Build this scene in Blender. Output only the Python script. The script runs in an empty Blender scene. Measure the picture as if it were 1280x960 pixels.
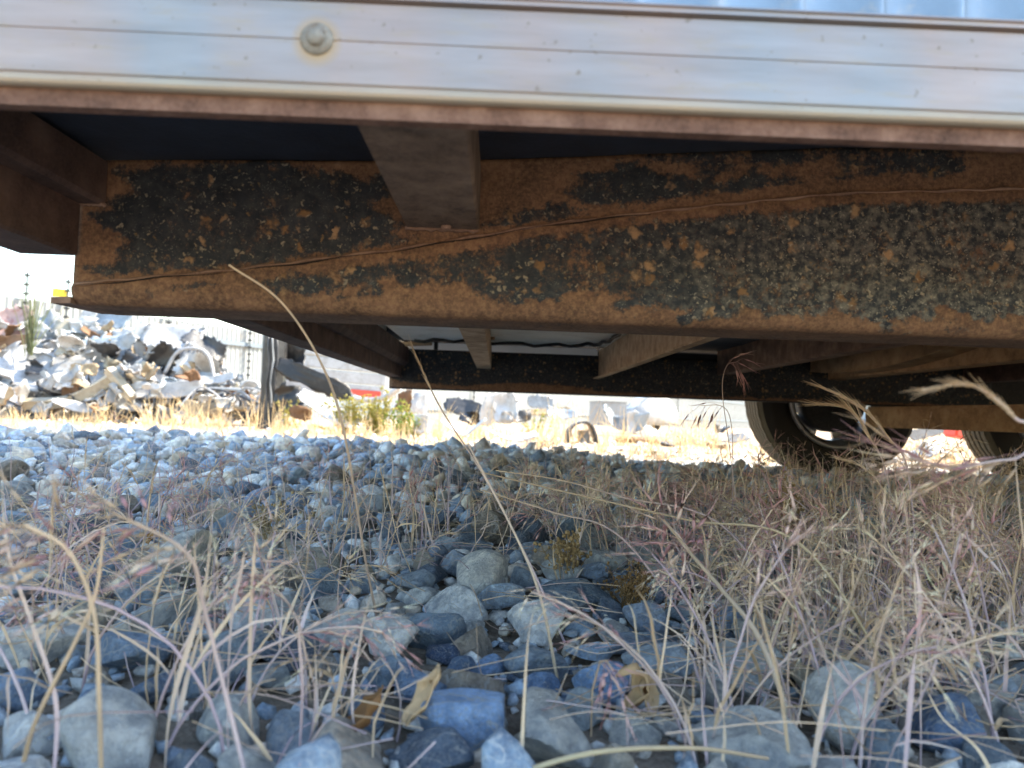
import bpy, bmesh, math, random
import numpy as np
from mathutils import Vector, Matrix, noise as mnoise

random.seed(7)
RNG = np.random.default_rng(7)
S = bpy.context.scene
COL = S.collection

# ------------------------------------------------------------------ camera
F = 900.0                      # focal length in photo pixels (1280 wide)
CZ = 0.20                      # camera height
roll = math.radians(2.0)
ey = Vector((-18 / F, -37 / F, -1.0)).normalized()          # world +Y in camera axes
ez = Vector((math.sin(roll), math.cos(roll), 0))
ez.z = (ez.x * ey.x + ez.y * ey.y) / (-ey.z)
ez.normalize()
ex = ey.cross(ez)
M3 = Matrix((ex, ey, ez))
cam_d = bpy.data.cameras.new('camera')
cam = bpy.data.objects.new('camera', cam_d)
COL.objects.link(cam)
cam.matrix_world = Matrix.Translation((0, 0, CZ)) @ M3.to_4x4()
cam_d.sensor_width = 36
cam_d.lens = F / 1280 * 36
cam_d.clip_start = 0.02
cam_d.clip_end = 1000
cam_d.dof.use_dof = True
cam_d.dof.focus_distance = .8
cam_d.dof.aperture_fstop = 9.0
S.camera = cam

# ------------------------------------------------------------------ light
SUN_EL = math.radians(47)
SUN_AZ = math.radians(76)      # from +Y towards +X
w = bpy.data.worlds.new('World')
S.world = w
w.use_nodes = True
nt = w.node_tree
sky = nt.nodes.new('ShaderNodeTexSky')
sky.sky_type = 'NISHITA'
sky.sun_disc = False
sky.sun_elevation = SUN_EL
sky.sun_rotation = SUN_AZ
sky.air_density = 1.5
sky.dust_density = 1.0
sky.ozone_density = 1.0
bg = nt.nodes['Background']
bg.inputs['Strength'].default_value = 0.10
hs = nt.nodes.new('ShaderNodeHueSaturation')
hs.inputs['Saturation'].default_value = 1.05
nt.links.new(sky.outputs[0], hs.inputs['Color'])
nt.links.new(hs.outputs[0], bg.inputs['Color'])
sd = bpy.data.lights.new('sun', 'SUN')
sd.energy = 2.6
sd.angle = math.radians(0.5)
sd.color = (1, .88, .7)
sun = bpy.data.objects.new('sun', sd)
COL.objects.link(sun)
tosun = Vector((math.sin(SUN_AZ) * math.cos(SUN_EL), math.cos(SUN_AZ) * math.cos(SUN_EL), math.sin(SUN_EL)))
sun.rotation_euler = tosun.to_track_quat('Z', 'Y').to_euler()
sun.location = (4, 2, 6)
vs = S.view_settings
vs.view_transform = 'Standard'
vs.look = 'None'
vs.exposure = 2.72
vs.gamma = 1
S.render.engine = 'CYCLES'

# ------------------------------------------------------------------ helpers
def ray(px, py):
    d = M3 @ Vector(((px - 640) / F, (480 - py) / F, -1))
    return d
def W(px, py, depth):
    """world point on a photo pixel's ray where y == depth"""
    d = ray(px, py)
    t = depth / d.y
    return Vector((d.x * t, depth, CZ + d.z * t))

def sstep(a, b, x):
    t = np.clip((x - a) / (b - a), 0, 1)
    return t * t * (3 - 2 * t)

def ground_h(x, y):
    x = np.asarray(x, float); y = np.asarray(y, float)
    A = 0.056 * (1 - sstep(-.5, 1.1, x))
    edge = gravel_edge(x)
    rise = sstep(.7, 2.5, y) * A
    fall = 1 - sstep(edge - .05, edge + .45, y)
    lump = .008 * np.sin(x * 7.1 + 1.3 * y) * np.cos(y * 6.3 - x * 2.1) * sstep(-3, 0, y) * (1 - sstep(3, 8, y))
    near = 0.018 * (1 - sstep(2.2, 4, y))
    far = -.012 * np.clip(y - 4, 0, 80) * .55
    return near + rise * fall + lump + far - .012 * (1 - fall)
def gravel_edge(x):
    x = np.asarray(x, float)
    return 2.62 + .10 * sstep(.2, 1.2, x) + .06 * np.sin(x * 3.1) + .03 * np.sin(x * 9 + 1)
def gh(x, y):
    return float(ground_h(x, y))
def gp(px, py):
    d = ray(px, py)
    prev = 0
    for i in range(1, 4000):
        t = .1 * 1.004 ** i if False else .05 + i * .01
        p = Vector((0, 0, CZ)) + d * t
        if p.z <= gh(p.x, p.y):
            return Vector((p.x, p.y, gh(p.x, p.y)))
    p = Vector((0, 0, CZ)) + d * 8
    return Vector((p.x, p.y, gh(p.x, p.y)))

def setp(o, label=None, cat=None, group=None, kind=None):
    if label: o['label'] = label
    if cat: o['category'] = cat
    if group: o['group'] = group
    if kind: o['kind'] = kind
    return o
def empty(name, loc=(0, 0, 0)):
    o = bpy.data.objects.new(name, None)
    COL.objects.link(o)
    o.location = loc
    o.empty_display_size = .1
    return o
def link(name, me, m, parent=None):
    o = bpy.data.objects.new(name, me)
    COL.objects.link(o)
    if m is not None:
        me.materials.clear()
        me.materials.append(m)
    if parent is not None:
        o.parent = parent
        o.matrix_parent_inverse = Matrix.Translation(-Vector(parent.location)) if parent.type == 'EMPTY' else Matrix.Identity(4)
    return o
def mesh_np(name, V, Fc, col=None, smooth=True):
    """V (n,3), Fc (m,3 or 4)"""
    V = np.ascontiguousarray(V, dtype=np.float32)
    Fc = np.ascontiguousarray(Fc, dtype=np.int32)
    k = Fc.shape[1]
    me = bpy.data.meshes.new(name)
    me.vertices.add(len(V))
    me.vertices.foreach_set('co', V.ravel())
    me.loops.add(Fc.size)
    me.loops.foreach_set('vertex_index', Fc.ravel())
    me.polygons.add(len(Fc))
    me.polygons.foreach_set('loop_start', np.arange(0, Fc.size, k, dtype=np.int32))
    me.polygons.foreach_set('loop_total', np.full(len(Fc), k, dtype=np.int32))
    if smooth:
        me.polygons.foreach_set('use_smooth', np.ones(len(Fc), dtype=bool))
    me.update(calc_edges=True)
    if col is not None:
        a = me.color_attributes.new('Col', 'FLOAT_COLOR', 'POINT')
        c = np.ones((len(V), 4), dtype=np.float32)
        c[:, :3] = col
        a.data.foreach_set('color', c.ravel())
    return me

def catmull(P, n):
    P = [np.array(p, float) for p in P]
    P = [2 * P[0] - P[1]] + P + [2 * P[-1] - P[-2]]
    out = []
    m = len(P) - 3
    for i in range(m):
        for k in range(n):
            t = k / n
            p0, p1, p2, p3 = P[i:i + 4]
            out.append(.5 * ((2 * p1) + (-p0 + p2) * t + (2 * p0 - 5 * p1 + 4 * p2 - p3) * t * t + (-p0 + 3 * p1 - 3 * p2 + p3) * t ** 3))
    out.append(P[-2])
    return np.array(out)

class MB:
    """collects simple shapes into one mesh"""
    def __init__(self):
        self.bm = bmesh.new()
    def box(self, x0, x1, y0, y1, z0, z1, bev=0):
        r = bmesh.ops.create_cube(self.bm, size=1)
        vs_ = r['verts']
        bmesh.ops.scale(self.bm, verts=vs_, vec=(x1 - x0, y1 - y0, z1 - z0))
        bmesh.ops.translate(self.bm, verts=vs_, vec=((x0 + x1) / 2, (y0 + y1) / 2, (z0 + z1) / 2))
        if bev:
            es = {e for v in vs_ for e in v.link_edges}
            bmesh.ops.bevel(self.bm, geom=list(es), offset=bev, segments=2, affect='EDGES')
        return self
    def prism(self, pts, axis, a0, a1):
        """extrude a closed 2D profile along axis; pts in the other two axes (order x,y,z)"""
        def mk(p, a):
            if axis == 'x': return (a, p[0], p[1])
            if axis == 'y': return (p[0], a, p[1])
            return (p[0], p[1], a)
        A = [self.bm.verts.new(mk(p, a0)) for p in pts]
        B = [self.bm.verts.new(mk(p, a1)) for p in pts]
        n = len(pts)
        for i in range(n):
            j = (i + 1) % n
            self.bm.faces.new((A[i], A[j], B[j], B[i]))
        self.bm.faces.new(A[::-1]); self.bm.faces.new(B)
        return self
    def tube(self, pts, r, n=8, cap=True):
        pts = [Vector(p) for p in pts]
        rs = r if isinstance(r, (list, tuple)) else [r] * len(pts)
        rings = []
        up = Vector((0.13, .31, .94)).normalized()
        for i, p in enumerate(pts):
            t = (pts[min(i + 1, len(pts) - 1)] - pts[max(i - 1, 0)])
            if t.length < 1e-9: t = Vector((0, 0, 1))
            t.normalize()
            a = t.cross(up)
            if a.length < 1e-3: a = t.cross(Vector((1, 0, 0)))
            a.normalize(); b = t.cross(a)
            rings.append([self.bm.verts.new(p + (a * math.cos(2 * math.pi * k / n) + b * math.sin(2 * math.pi * k / n)) * rs[i]) for k in range(n)])
        for i in range(len(rings) - 1):
            for k in range(n):
                self.bm.faces.new((rings[i][k], rings[i][(k + 1) % n], rings[i + 1][(k + 1) % n], rings[i + 1][k]))
        if cap:
            self.bm.faces.new(rings[0][::-1]); self.bm.faces.new(rings[-1])
        return self
    def lathe(self, prof, n, axis='y', close=False):
        """prof: list of (r, a); revolve about axis through the origin"""
        rings = []
        for r, a in prof:
            ring = []
            for k in range(n):
                t = 2 * math.pi * k / n
                if axis == 'y': ring.append(self.bm.verts.new((r * math.cos(t), a, r * math.sin(t))))
                else: ring.append(self.bm.verts.new((r * math.cos(t), r * math.sin(t), a)))
            rings.append(ring)
        m = len(rings)
        for i in range(m if close else m - 1):
            R0, R1 = rings[i], rings[(i + 1) % m]
            for k in range(n):
                self.bm.faces.new((R0[k], R0[(k + 1) % n], R1[(k + 1) % n], R1[k]))
        return self
    def mesh(self, name, smooth=False):
        bmesh.ops.recalc_face_normals(self.bm, faces=self.bm.faces)
        me = bpy.data.meshes.new(name)
        self.bm.to_mesh(me); self.bm.free()
        if smooth:
            me.polygons.foreach_set('use_smooth', np.ones(len(me.polygons), dtype=bool))
        return me
    def build(self, name, m, parent=None, smooth=False):
        return link(name, self.mesh(name, smooth), m, parent)

# ------------------------------------------------------------------ materials
class NT:
    def __init__(self, name):
        self.m = bpy.data.materials.new(name)
        self.m.use_nodes = True
        self.t = self.m.node_tree
        self.b = self.t.nodes['Principled BSDF']
        self._co = None
    def n(self, typ, **kw):
        nd = self.t.nodes.new(typ)
        for k, v in kw.items(): setattr(nd, k, v)
        return nd
    def l(self, a, b): self.t.links.new(a, b)
    def co(self, kind='Object'):
        if self._co is None: self._co = self.n('ShaderNodeTexCoord')
        return self._co.outputs[kind]
    def noise(self, scale, detail=4, rough=.55, coord=None, stretch=None, off=0):
        nd = self.n('ShaderNodeTexNoise')
        nd.inputs['Scale'].default_value = scale
        nd.inputs['Detail'].default_value = detail
        nd.inputs['Roughness'].default_value = rough
        c = coord or self.co()
        mp = self.n('ShaderNodeMapping')
        mp.inputs['Scale'].default_value = stretch or (1, 1, 1)
        mp.inputs['Location'].default_value = (off, off * .7, off * 1.3)
        self.l(c, mp.inputs['Vector']); c = mp.outputs[0]
        self.l(c, nd.inputs['Vector'])
        return nd.outputs['Fac']
    def voro(self, scale, coord=None, feature='F1', out='Distance'):
        nd = self.n('ShaderNodeTexVoronoi', feature=feature)
        nd.inputs['Scale'].default_value = scale
        self.l(coord or self.co(), nd.inputs['Vector'])
        return nd.outputs[out]
    def ramp(self, fac, stops):
        nd = self.n('ShaderNodeValToRGB')
        e = nd.color_ramp.elements
        while len(e) < len(stops): e.new(.5)
        for i, (p, c) in enumerate(stops):
            e[i].position = p
            e[i].color = (c, c, c, 1) if isinstance(c, (int, float)) else (*c, 1)
        self.l(fac, nd.inputs[0])
        return nd.outputs[0]
    def mix(self, fac, a, b, mode='MIX'):
        nd = self.n('ShaderNodeMix', data_type='RGBA', blend_type=mode)
        for sock, v in ((nd.inputs[0], fac), (nd.inputs[6], a), (nd.inputs[7], b)):
            if hasattr(v, 'is_linked'): self.l(v, sock)
            elif isinstance(v, (int, float)): sock.default_value = v
            else: sock.default_value = (*v, 1)
        return nd.outputs[2]
    def math(self, op, a, b=None, clamp=False):
        nd = self.n('ShaderNodeMath', operation=op, use_clamp=clamp)
        for sock, v in ((nd.inputs[0], a), (nd.inputs[1], b)):
            if v is None: continue
            if hasattr(v, 'is_linked'): self.l(v, sock)
            else: sock.default_value = v
        return nd.outputs[0]
    def attr(self, name, out='Color'):
        nd = self.n('ShaderNodeAttribute', attribute_name=name)
        return nd.outputs[out]
    def bump(self, h, strength, dist):
        nd = self.n('ShaderNodeBump')
        nd.inputs['Strength'].default_value = strength
        nd.inputs['Distance'].default_value = dist
        self.l(h, nd.inputs['Height'])
        self.l(nd.outputs[0], self.b.inputs['Normal'])
    def set(self, col=None, rough=None, metal=None, spec=None):
        for key, v in (('Base Color', col), ('Roughness', rough), ('Metallic', metal), ('Specular IOR Level', spec)):
            if v is None: continue
            s = self.b.inputs[key]
            if hasattr(v, 'is_linked'): self.l(v, s)
            elif isinstance(v, (int, float)): s.default_value = v
            else: s.default_value = (*v, 1)
        return self.m

def m_rust(name, dark=(.08, .05, .037), mid=(.175, .108, .078), light=(.31, .21, .155), scale=26, grit=420):
    t = NT(name)
    a = t.noise(scale, 6, .65)
    c = t.ramp(a, [(.3, dark), (.5, mid), (.72, light)])
    g = t.noise(grit, 3, .7)
    c = t.mix(t.ramp(g, [(.35, .0), (.7, .75)]), c, t.mix(.5, c, light), 'MIX')
    t.bump(t.math('ADD', a, t.math('MULTIPLY', g, .35)), .55, .003)
    return t.set(c, .88, 0, .25)
def m_plain(name, col, rough=.6, metal=0, var=.25, scale=8, dirt=None, bump=0):
    t = NT(name)
    a = t.noise(scale, 5, .6)
    lo = tuple(v * (1 - var) for v in col); hi = tuple(min(1, v * (1 + var * .6)) for v in col)
    c = t.ramp(a, [(.3, lo), (.7, hi)])
    if dirt:
        d = t.noise(scale * 2.3, 6, .7, off=3)
        c = t.mix(t.ramp(d, [(.52, 0.), (.68, .8)]), c, dirt)
    if bump: t.bump(t.noise(scale * 12, 4, .6), bump, .002)
    return t.set(c, rough, metal)

MAT = {}
MAT['rust'] = m_rust('rusty_steel')
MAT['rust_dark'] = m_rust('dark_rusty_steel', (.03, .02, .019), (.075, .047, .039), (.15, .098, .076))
MAT['rust_pale'] = m_rust('pale_dusty_rust', (.20, .12, .07), (.42, .28, .17), (.58, .44, .30), 34)
MAT['rust_pink'] = m_rust('pinkish_rust', (.055, .03, .023), (.135, .075, .054), (.25, .155, .115), 55)
MAT['rust_grey'] = m_rust('grey_dusty_rust', (.05, .037, .029), (.135, .094, .068), (.24, .175, .125), 40)
MAT['rust_axle'] = m_rust('orange_rust', (.12, .068, .038), (.30, .18, .095), (.44, .31, .18), 20, 300)

def m_web():
    """brown rusted channel with worn black paint; 'paint' says how much paint is left"""
    t = NT('worn_black_paint_over_rust')
    p = t.attr('paint', 'Fac')
    a = t.noise(24, 6, .65)
    b = t.noise(95, 5, .65, off=2)
    cmb = t.math('ADD', p, t.math('MULTIPLY', t.math('SUBTRACT', a, .5), .9))
    cmb = t.math('ADD', cmb, t.math('MULTIPLY', t.math('SUBTRACT', b, .5), .75))
    cmb = t.math('ADD', cmb, t.math('MULTIPLY', t.math('SUBTRACT', t.noise(260, 5, .75, off=11), .5), 1.1))
    mask = t.ramp(cmb, [(.38, 0.), (.52, .75), (.64, 1.)])
    rc = t.ramp(t.noise(30, 9, .78, off=5), [(.3, (.05, .031, .023)), (.48, (.115, .065, .043)), (.62, (.19, .108, .066)), (.74, (.28, .18, .115))])
    rc = t.mix(t.ramp(t.noise(300, 3, .7, off=1), [(.4, 0.), (.75, .6)]), rc, (.34, .21, .11))
    blk = t.ramp(t.noise(55, 5, .6, off=8), [(.3, (.009, .013, .019)), (.7, (.026, .033, .041))])
    # pale dusty bloom on the paint
    dust = t.math('MULTIPLY', t.ramp(t.noise(140, 5, .7, off=4), [(.44, 0.), (.68, .85)]), t.attr('dust', 'Fac'))
    blk = t.mix(dust, blk, (.20, .19, .155))
    # ochre rust blisters of two sizes
    vz = t.n('ShaderNodeMapping'); t.l(t.co(), vz.inputs[0]); vz.inputs['Scale'].default_value = (1, .3, 1)
    wob = t.n('ShaderNodeTexNoise'); wob.inputs['Scale'].default_value = 180
    t.l(t.co(), wob.inputs['Vector'])
    vadd = t.n('ShaderNodeVectorMath', operation='SCALE'); t.l(wob.outputs['Color'], vadd.inputs[0]); vadd.inputs['Scale'].default_value = .013
    vsum = t.n('ShaderNodeVectorMath', operation='ADD'); t.l(vz.outputs[0], vsum.inputs[0]); t.l(vadd.outputs[0], vsum.inputs[1])
    def spots(scale, r0, r1, keep):
        nd = t.n('ShaderNodeTexVoronoi'); nd.inputs['Scale'].default_value = scale
        t.l(vsum.outputs[0], nd.inputs['Vector'])
        sp = t.ramp(nd.outputs['Distance'], [(r0, 1.), (r1, 0.)])
        sep = t.n('ShaderNodeSeparateColor'); t.l(nd.outputs['Color'], sep.inputs[0])
        return t.math('MULTIPLY', sp, t.math('GREATER_THAN', sep.outputs[0], keep)), sep.outputs[1]
    s1, q1 = spots(85, .2, .45, .78)
    s2, q2 = spots(210, .18, .4, .72)
    s3, q3 = spots(430, .2, .4, .7)
    blk = t.mix(t.math('MULTIPLY', s1, .9), blk, t.ramp(q1, [(.2, (.20, .115, .05)), (.9, (.33, .21, .11))]))
    blk = t.mix(t.math('MULTIPLY', s2, .7), blk, t.ramp(q2, [(.2, (.19, .12, .05)), (.9, (.33, .29, .21))]))
    blk = t.mix(t.math('MULTIPLY', s3, t.math('ADD', .15, t.math('MULTIPLY', t.attr('dust', 'Fac'), .6))), blk, (.32, .30, .24))
    c = t.mix(mask, rc, blk)
    h = t.math('ADD', t.math('MULTIPLY', mask, .35), t.math('ADD', t.math('MULTIPLY', b, .5), t.math('MULTIPLY', s1, .25)))
    t.bump(h, .55, .0025)
    return t.set(c, t.ramp(mask, [(0, .9), (1, .68)]), 0, .3)
MAT['web'] = m_web()

def m_alu():
    t = NT('weathered_aluminium')
    st = t.noise(14, 5, .6, stretch=(1, 1, 9))
    c = t.ramp(st, [(.3, (.25, .245, .235)), (.7, (.315, .31, .30))])
    refl_tint = t.noise(5.5, 2, .5, off=12, stretch=(1, 1, .6))  # pink and blue reflections put into the metal's colour as noise
    c = t.mix(1.0, c, t.ramp(refl_tint, [(.36, (1.0, 1.0, .98)), (.48, (.86, .94, 1.06)), (.56, (1.08, .93, .92)), (.66, (.90, .97, 1.05))]), 'MULTIPLY')
    gr = t.noise(60, 6, .75, off=3, stretch=(.5, 1, 2.5))
    c = t.mix(t.ramp(gr, [(.54, 0.), (.72, .55)]), c, (.30, .26, .19))
    sp = t.noise(230, 2, .5, off=6)
    c = t.mix(t.ramp(sp, [(.70, 0.), (.74, .7)]), c, (.16, .13, .10))
    # tea-coloured stain round the bolt and dirt along the bottom lip
    pos = t.n('ShaderNodeSeparateXYZ'); t.l(t.co(), pos.inputs[0])
    bx, bz = BOLT
    dx = t.math('SUBTRACT', pos.outputs[0], bx); dz = t.math('MULTIPLY', t.math('SUBTRACT', pos.outputs[2], bz - .001), .95)
    dd = t.math('SQRT', t.math('ADD', t.math('MULTIPLY', dx, dx), t.math('MULTIPLY', dz, dz)))
    st1 = t.ramp(t.math('ADD', t.math('MULTIPLY', dd, 60), t.math('MULTIPLY', gr, .25)), [(.48, .85), (.85, 0.)])
    c = t.mix(st1, c, (.36, .24, .10))
    low = t.ramp(t.math('ADD', t.math('MULTIPLY', t.math('SUBTRACT', pos.outputs[2], RAILZ0), 60), t.math('MULTIPLY', gr, .35)), [(.2, .75), (.62, 0.)])
    c = t.mix(low, c, (.33, .29, .21))
    t.bump(st, .12, .001)
    return t.set(c, t.ramp(gr, [(.3, .32), (.7, .55)]), .3)
RAILZ0 = CZ + .1383
BOLT = (-.0865, CZ + .1638)
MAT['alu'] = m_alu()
MAT['clad'] = m_plain('sky_tinted_cladding', (.20, .28, .37), .3, .3, .15, 30, dirt=(.3, .31, .31))  # blue of the reflected sky is put into the aluminium sheet's colour
MAT['roof'] = m_plain('unseen_white_body_panel', (.7, .7, .68), .45, 0, .08, 3)
MAT['bolt'] = m_plain('zinc_bolt', (.22, .21, .18), .7, .2, .35, 200, dirt=(.16, .09, .04))
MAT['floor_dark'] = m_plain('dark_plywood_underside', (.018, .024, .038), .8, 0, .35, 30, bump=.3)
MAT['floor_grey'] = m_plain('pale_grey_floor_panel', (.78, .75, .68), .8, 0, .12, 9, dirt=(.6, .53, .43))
MAT['crack'] = m_plain('dark_open_crack', (.008, .006, .005), .95, 0, .2, 60)
MAT['black_dust'] = m_plain('dusty_black_paint', (.016, .017, .019), .75, 0, .5, 60, dirt=(.05, .042, .032), bump=.3)

def m_tyre(name, base, dusty, amt):
    t = NT(name)
    a = t.noise(9, 5, .65)
    c = t.mix(t.ramp(a, [(.3, amt * .5), (.7, amt)]), base, dusty)
    t.bump(t.noise(120, 3, .6), .2, .002)
    return t.set(c, .85, 0, .3)
MAT['tyre'] = m_tyre('dusty_tyre_rubber', (.014, .013, .013), (.05, .042, .033), .35)
MAT['tread'] = m_tyre('dusty_tread_rubber', (.03, .026, .021), (.20, .165, .11), .6)
MAT['rim'] = m_plain('silver_rim', (.36, .36, .37), .42, .7, .25, 12, dirt=(.12, .1, .08))
MAT['red'] = m_plain('faded_red_plastic', (.62, .08, .05), .45, 0, .2, 8)

def m_ground():
    t = NT('sandy_soil')
    a = t.noise(.8, 6, .6); b = t.noise(14, 6, .7, off=2); d = t.noise(120, 4, .7, off=5)
    c = t.ramp(a, [(.3, (.36, .23, .14)), (.5, (.44, .30, .19)), (.72, (.50, .40, .29))])
    c = t.mix(t.ramp(b, [(.45, 0.), (.7, .7)]), c, (.50, .43, .34))
    c = t.mix(t.ramp(d, [(.5, 0.), (.75, .6)]), c, (.30, .21, .13))
    # inside the gravel bed the soil between the stones is grey dust
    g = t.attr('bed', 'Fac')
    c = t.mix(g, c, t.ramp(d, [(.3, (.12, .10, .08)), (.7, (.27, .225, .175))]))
    t.bump(t.math('ADD', b, t.math('MULTIPLY', d, .4)), .6, .02)
    return t.set(c, .95, 0, .2)
MAT['ground'] = m_ground()

def m_stone(name, src):
    t = NT(name)
    k = 1.0
    if src == 'obj':
        nd = t.n('ShaderNodeObjectInfo'); c = nd.outputs['Color']; k = .03     # unit-sized mesh scaled to about 3 cm
        off = t.n('ShaderNodeVectorMath', operation='MULTIPLY_ADD')
        t.l(t.co(), off.inputs[0]); off.inputs[1].default_value = (1, 1, 1)
        cmb = t.n('ShaderNodeCombineXYZ')
        for i_ in range(3): t.l(t.math('MULTIPLY', nd.outputs['Random'], 37. + 11 * i_), cmb.inputs[i_])
        t.l(cmb.outputs[0], off.inputs[2])
        cc = off.outputs[0]
    else:
        c = t.attr('Col'); cc = t.co()
    a = t.noise(75 * k, 8, .72, cc); b = t.noise(420 * k, 5, .75, cc, off=3)
    c = t.mix(t.ramp(a, [(.42, .0), (.60, .9)]), c, t.mix(1.0, c, (1.8, 1.75, 1.65), 'MULTIPLY'))
    c = t.mix(t.ramp(t.noise(70 * k, 6, .65, cc, off=9), [(.5, 0.), (.58, .8)]), c, t.mix(1.0, c, (.66, .70, .76), 'MULTIPLY'))
    # thin mineral veins on some stones, pale dust and pitting
    vn = t.math('ABSOLUTE', t.math('SUBTRACT', t.noise(26 * k, 3, .5, cc, stretch=(1, 2.2, 1), off=5), .5))
    c = t.mix(t.ramp(vn, [(.004, .6), (.016, 0.)]), c, (.58, .57, .54))
    c = t.mix(t.ramp(b, [(.48, 0.), (.68, .5)]), c, (.60, .575, .53))
    t.bump(t.math('ADD', a, t.math('MULTIPLY', b, .6)), .8, .004 if src != 'obj' else .1)
    return t.set(c, .85, 0, .3)
MAT['stone'] = m_stone('river_stone', 'obj')
MAT['gravel'] = m_stone('gravel_stone', 'attr')

def m_grass(name, trans=.25):
    t = NT(name)
    c = t.attr('Col')
    a = t.noise(60, 3, .6)
    c = t.mix(t.ramp(a, [(.35, 0.), (.7, .6)]), c, t.mix(1.0, c, (1.35, 1.3, 1.2), 'MULTIPLY'))
    t.set(c, .7, 0, .3)
    tr = t.n('ShaderNodeBsdfTranslucent'); t.l(c, tr.inputs[0])
    mx = t.n('ShaderNodeMixShader'); mx.inputs[0].default_value = trans
    t.l(t.b.outputs[0], mx.inputs[1]); t.l(tr.outputs[0], mx.inputs[2])
    t.l(mx.outputs[0], t.t.nodes['Material Output'].inputs[0])
    return t.m
MAT['grass'] = m_grass('dry_grass')
MAT['leaf'] = m_grass('leaf', .35)

# ------------------------------------------------------------------ ground
def axis_lines(lo, hi, d0, d1, fine, far):
    a = list(np.arange(d0, d1 + 1e-6, fine))
    s = fine
    x = d1
    while x < hi:
        s *= 1.22; x = min(hi, x + s); a.append(x)
    s = fine; x = d0
    while x > lo:
        s *= 1.22; x = max(lo, x - s); a.insert(0, x)
    return np.array(a)
gx = axis_lines(-400, 400, -3.4, 3.6, .06, 1.2)
gy = axis_lines(-200, 500, -.3, 4.2, .06, 1.2)
X, Y = np.meshgrid(gx, gy)
Z = ground_h(X, Y)
Z += np.where(Y > 3, .02 * np.sin(X * 1.3 + .4 * Y) * np.sin(Y * .9) * np.clip(1 - Y / 40, 0, 1), 0)
V = np.stack([X, Y, Z], -1).reshape(-1, 3)
ny, nx = X.shape
idx = np.arange(nx * ny).reshape(ny, nx)
Fq = np.stack([idx[:-1, :-1], idx[:-1, 1:], idx[1:, 1:], idx[1:, :-1]], -1).reshape(-1, 4)
gme = mesh_np('ground', V, Fq)
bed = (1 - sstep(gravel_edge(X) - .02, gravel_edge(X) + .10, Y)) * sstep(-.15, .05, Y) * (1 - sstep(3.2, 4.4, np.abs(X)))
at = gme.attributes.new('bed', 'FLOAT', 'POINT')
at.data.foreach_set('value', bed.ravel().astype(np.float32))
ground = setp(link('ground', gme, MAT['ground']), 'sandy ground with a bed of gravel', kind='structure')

# ------------------------------------------------------------------ trailer
XE = 3.3                       # far (right) end of the trailer, out of frame
Z_ = lambda z: CZ + z
YF = 2.76                      # far side of the body
trailer = setp(empty('trailer', (1.4, 1.5, 0)), 'box trailer with an unseen tall upper body on a rusty chassis with an aluminium side rail', 'trailer')
T = trailer
# aluminium side rail: extruded profile (y, z) with a groove and a bead on top
yr = .316
prof = [(yr + .0045, .1383), (yr + .0022, .1385), (yr + .0008, .1393), (yr + .0002, .1406), (yr, .1428),
        (yr + .0007, .1435), (yr, .1443), (yr, .1629), (yr + .0005, .1632), (yr + .0005, .1636), (yr, .1640),
        (yr, .1808), (yr + .002, .1811), (yr + .002, .1820), (yr - .0022, .1823), (yr - .0022, .1835), (yr - .001, .1841),
        (yr - .001, .1849), (yr - .0022, .1853), (yr - .0012, .1866), (yr + .003, .1872), (yr + .0045, .1872)]
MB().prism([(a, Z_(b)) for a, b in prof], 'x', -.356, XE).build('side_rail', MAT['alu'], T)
# bolts along the rail (one shows; the next ones are out of frame)
def bolt(x):
    b = MB()
    b.lathe([(.0001, -.0034), (.0034, -.0033), (.0042, -.0026), (.0044, -.0012)], 6)
    b.lathe([(.0040, -.0016), (.0066, -.0013), (.0074, -.0004), (.0075, .0010)], 28)
    o = b.build('bolt', MAT['bolt'], T, True)
    o.location = (x, yr, BOLT[1])
    return o
for k in range(4): bolt(BOLT[0] + k * .82)
# rusty flat edge behind the rail
MB().box(-.352, XE - .005, yr + .005, yr + .012, Z_(.1306), Z_(.1795)).build('edge_bar', MAT['rust_pink'], T)
# corrugated cladding, one sheet with upright ribs
def cladding(y, x0, x1, z0, z1, face, pitch=.0375):
    xs = []; ys = []
    x = x0
    while x < x1:
        for dx, dy in ((0, 0), (.024, 0), (.0275, .004), (.0305, .0055), (.0335, .004)):
            xs.append(x + dx); ys.append(dy)
        x += pitch
    n = len(xs)
    V = []
    for z in (z0, z1):
        for a, b in zip(xs, ys): V.append((a, y - face * b, z))
    Fq = [(i, i + 1, n + i + 1, n + i) for i in range(n - 1)]
    return mesh_np('cladding', np.array(V), np.array(Fq), smooth=False)
ZT = 2.25  # unseen body top, made high enough for its shadow to cover the gravel
link('side_cladding', cladding(yr + .008, -.35, XE, Z_(.1876), ZT, 1), MAT['clad'], T)
MB().box(-.352, XE, YF - .006, YF, Z_(.2350), ZT).build('unseen_far_side_panel', MAT['roof'], T)
MB().box(-.352, -.346, yr + .03, YF - .008, Z_(.23), ZT).build('unseen_end_panel', MAT['roof'], T)
MB().box(XE - .01, XE - .004, yr + .03, YF - .008, Z_(.23), ZT).build('unseen_end_panel', MAT['roof'], T)
MB().box(-.36, XE + .01, yr - .002, YF + .01, ZT + .003, ZT + .05, .01).build('roof', MAT['roof'], T)  # unseen top of the body, there to shade the gravel

YB = .53                        # near chassis channel
YB2 = 2.30                      # far one
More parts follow.
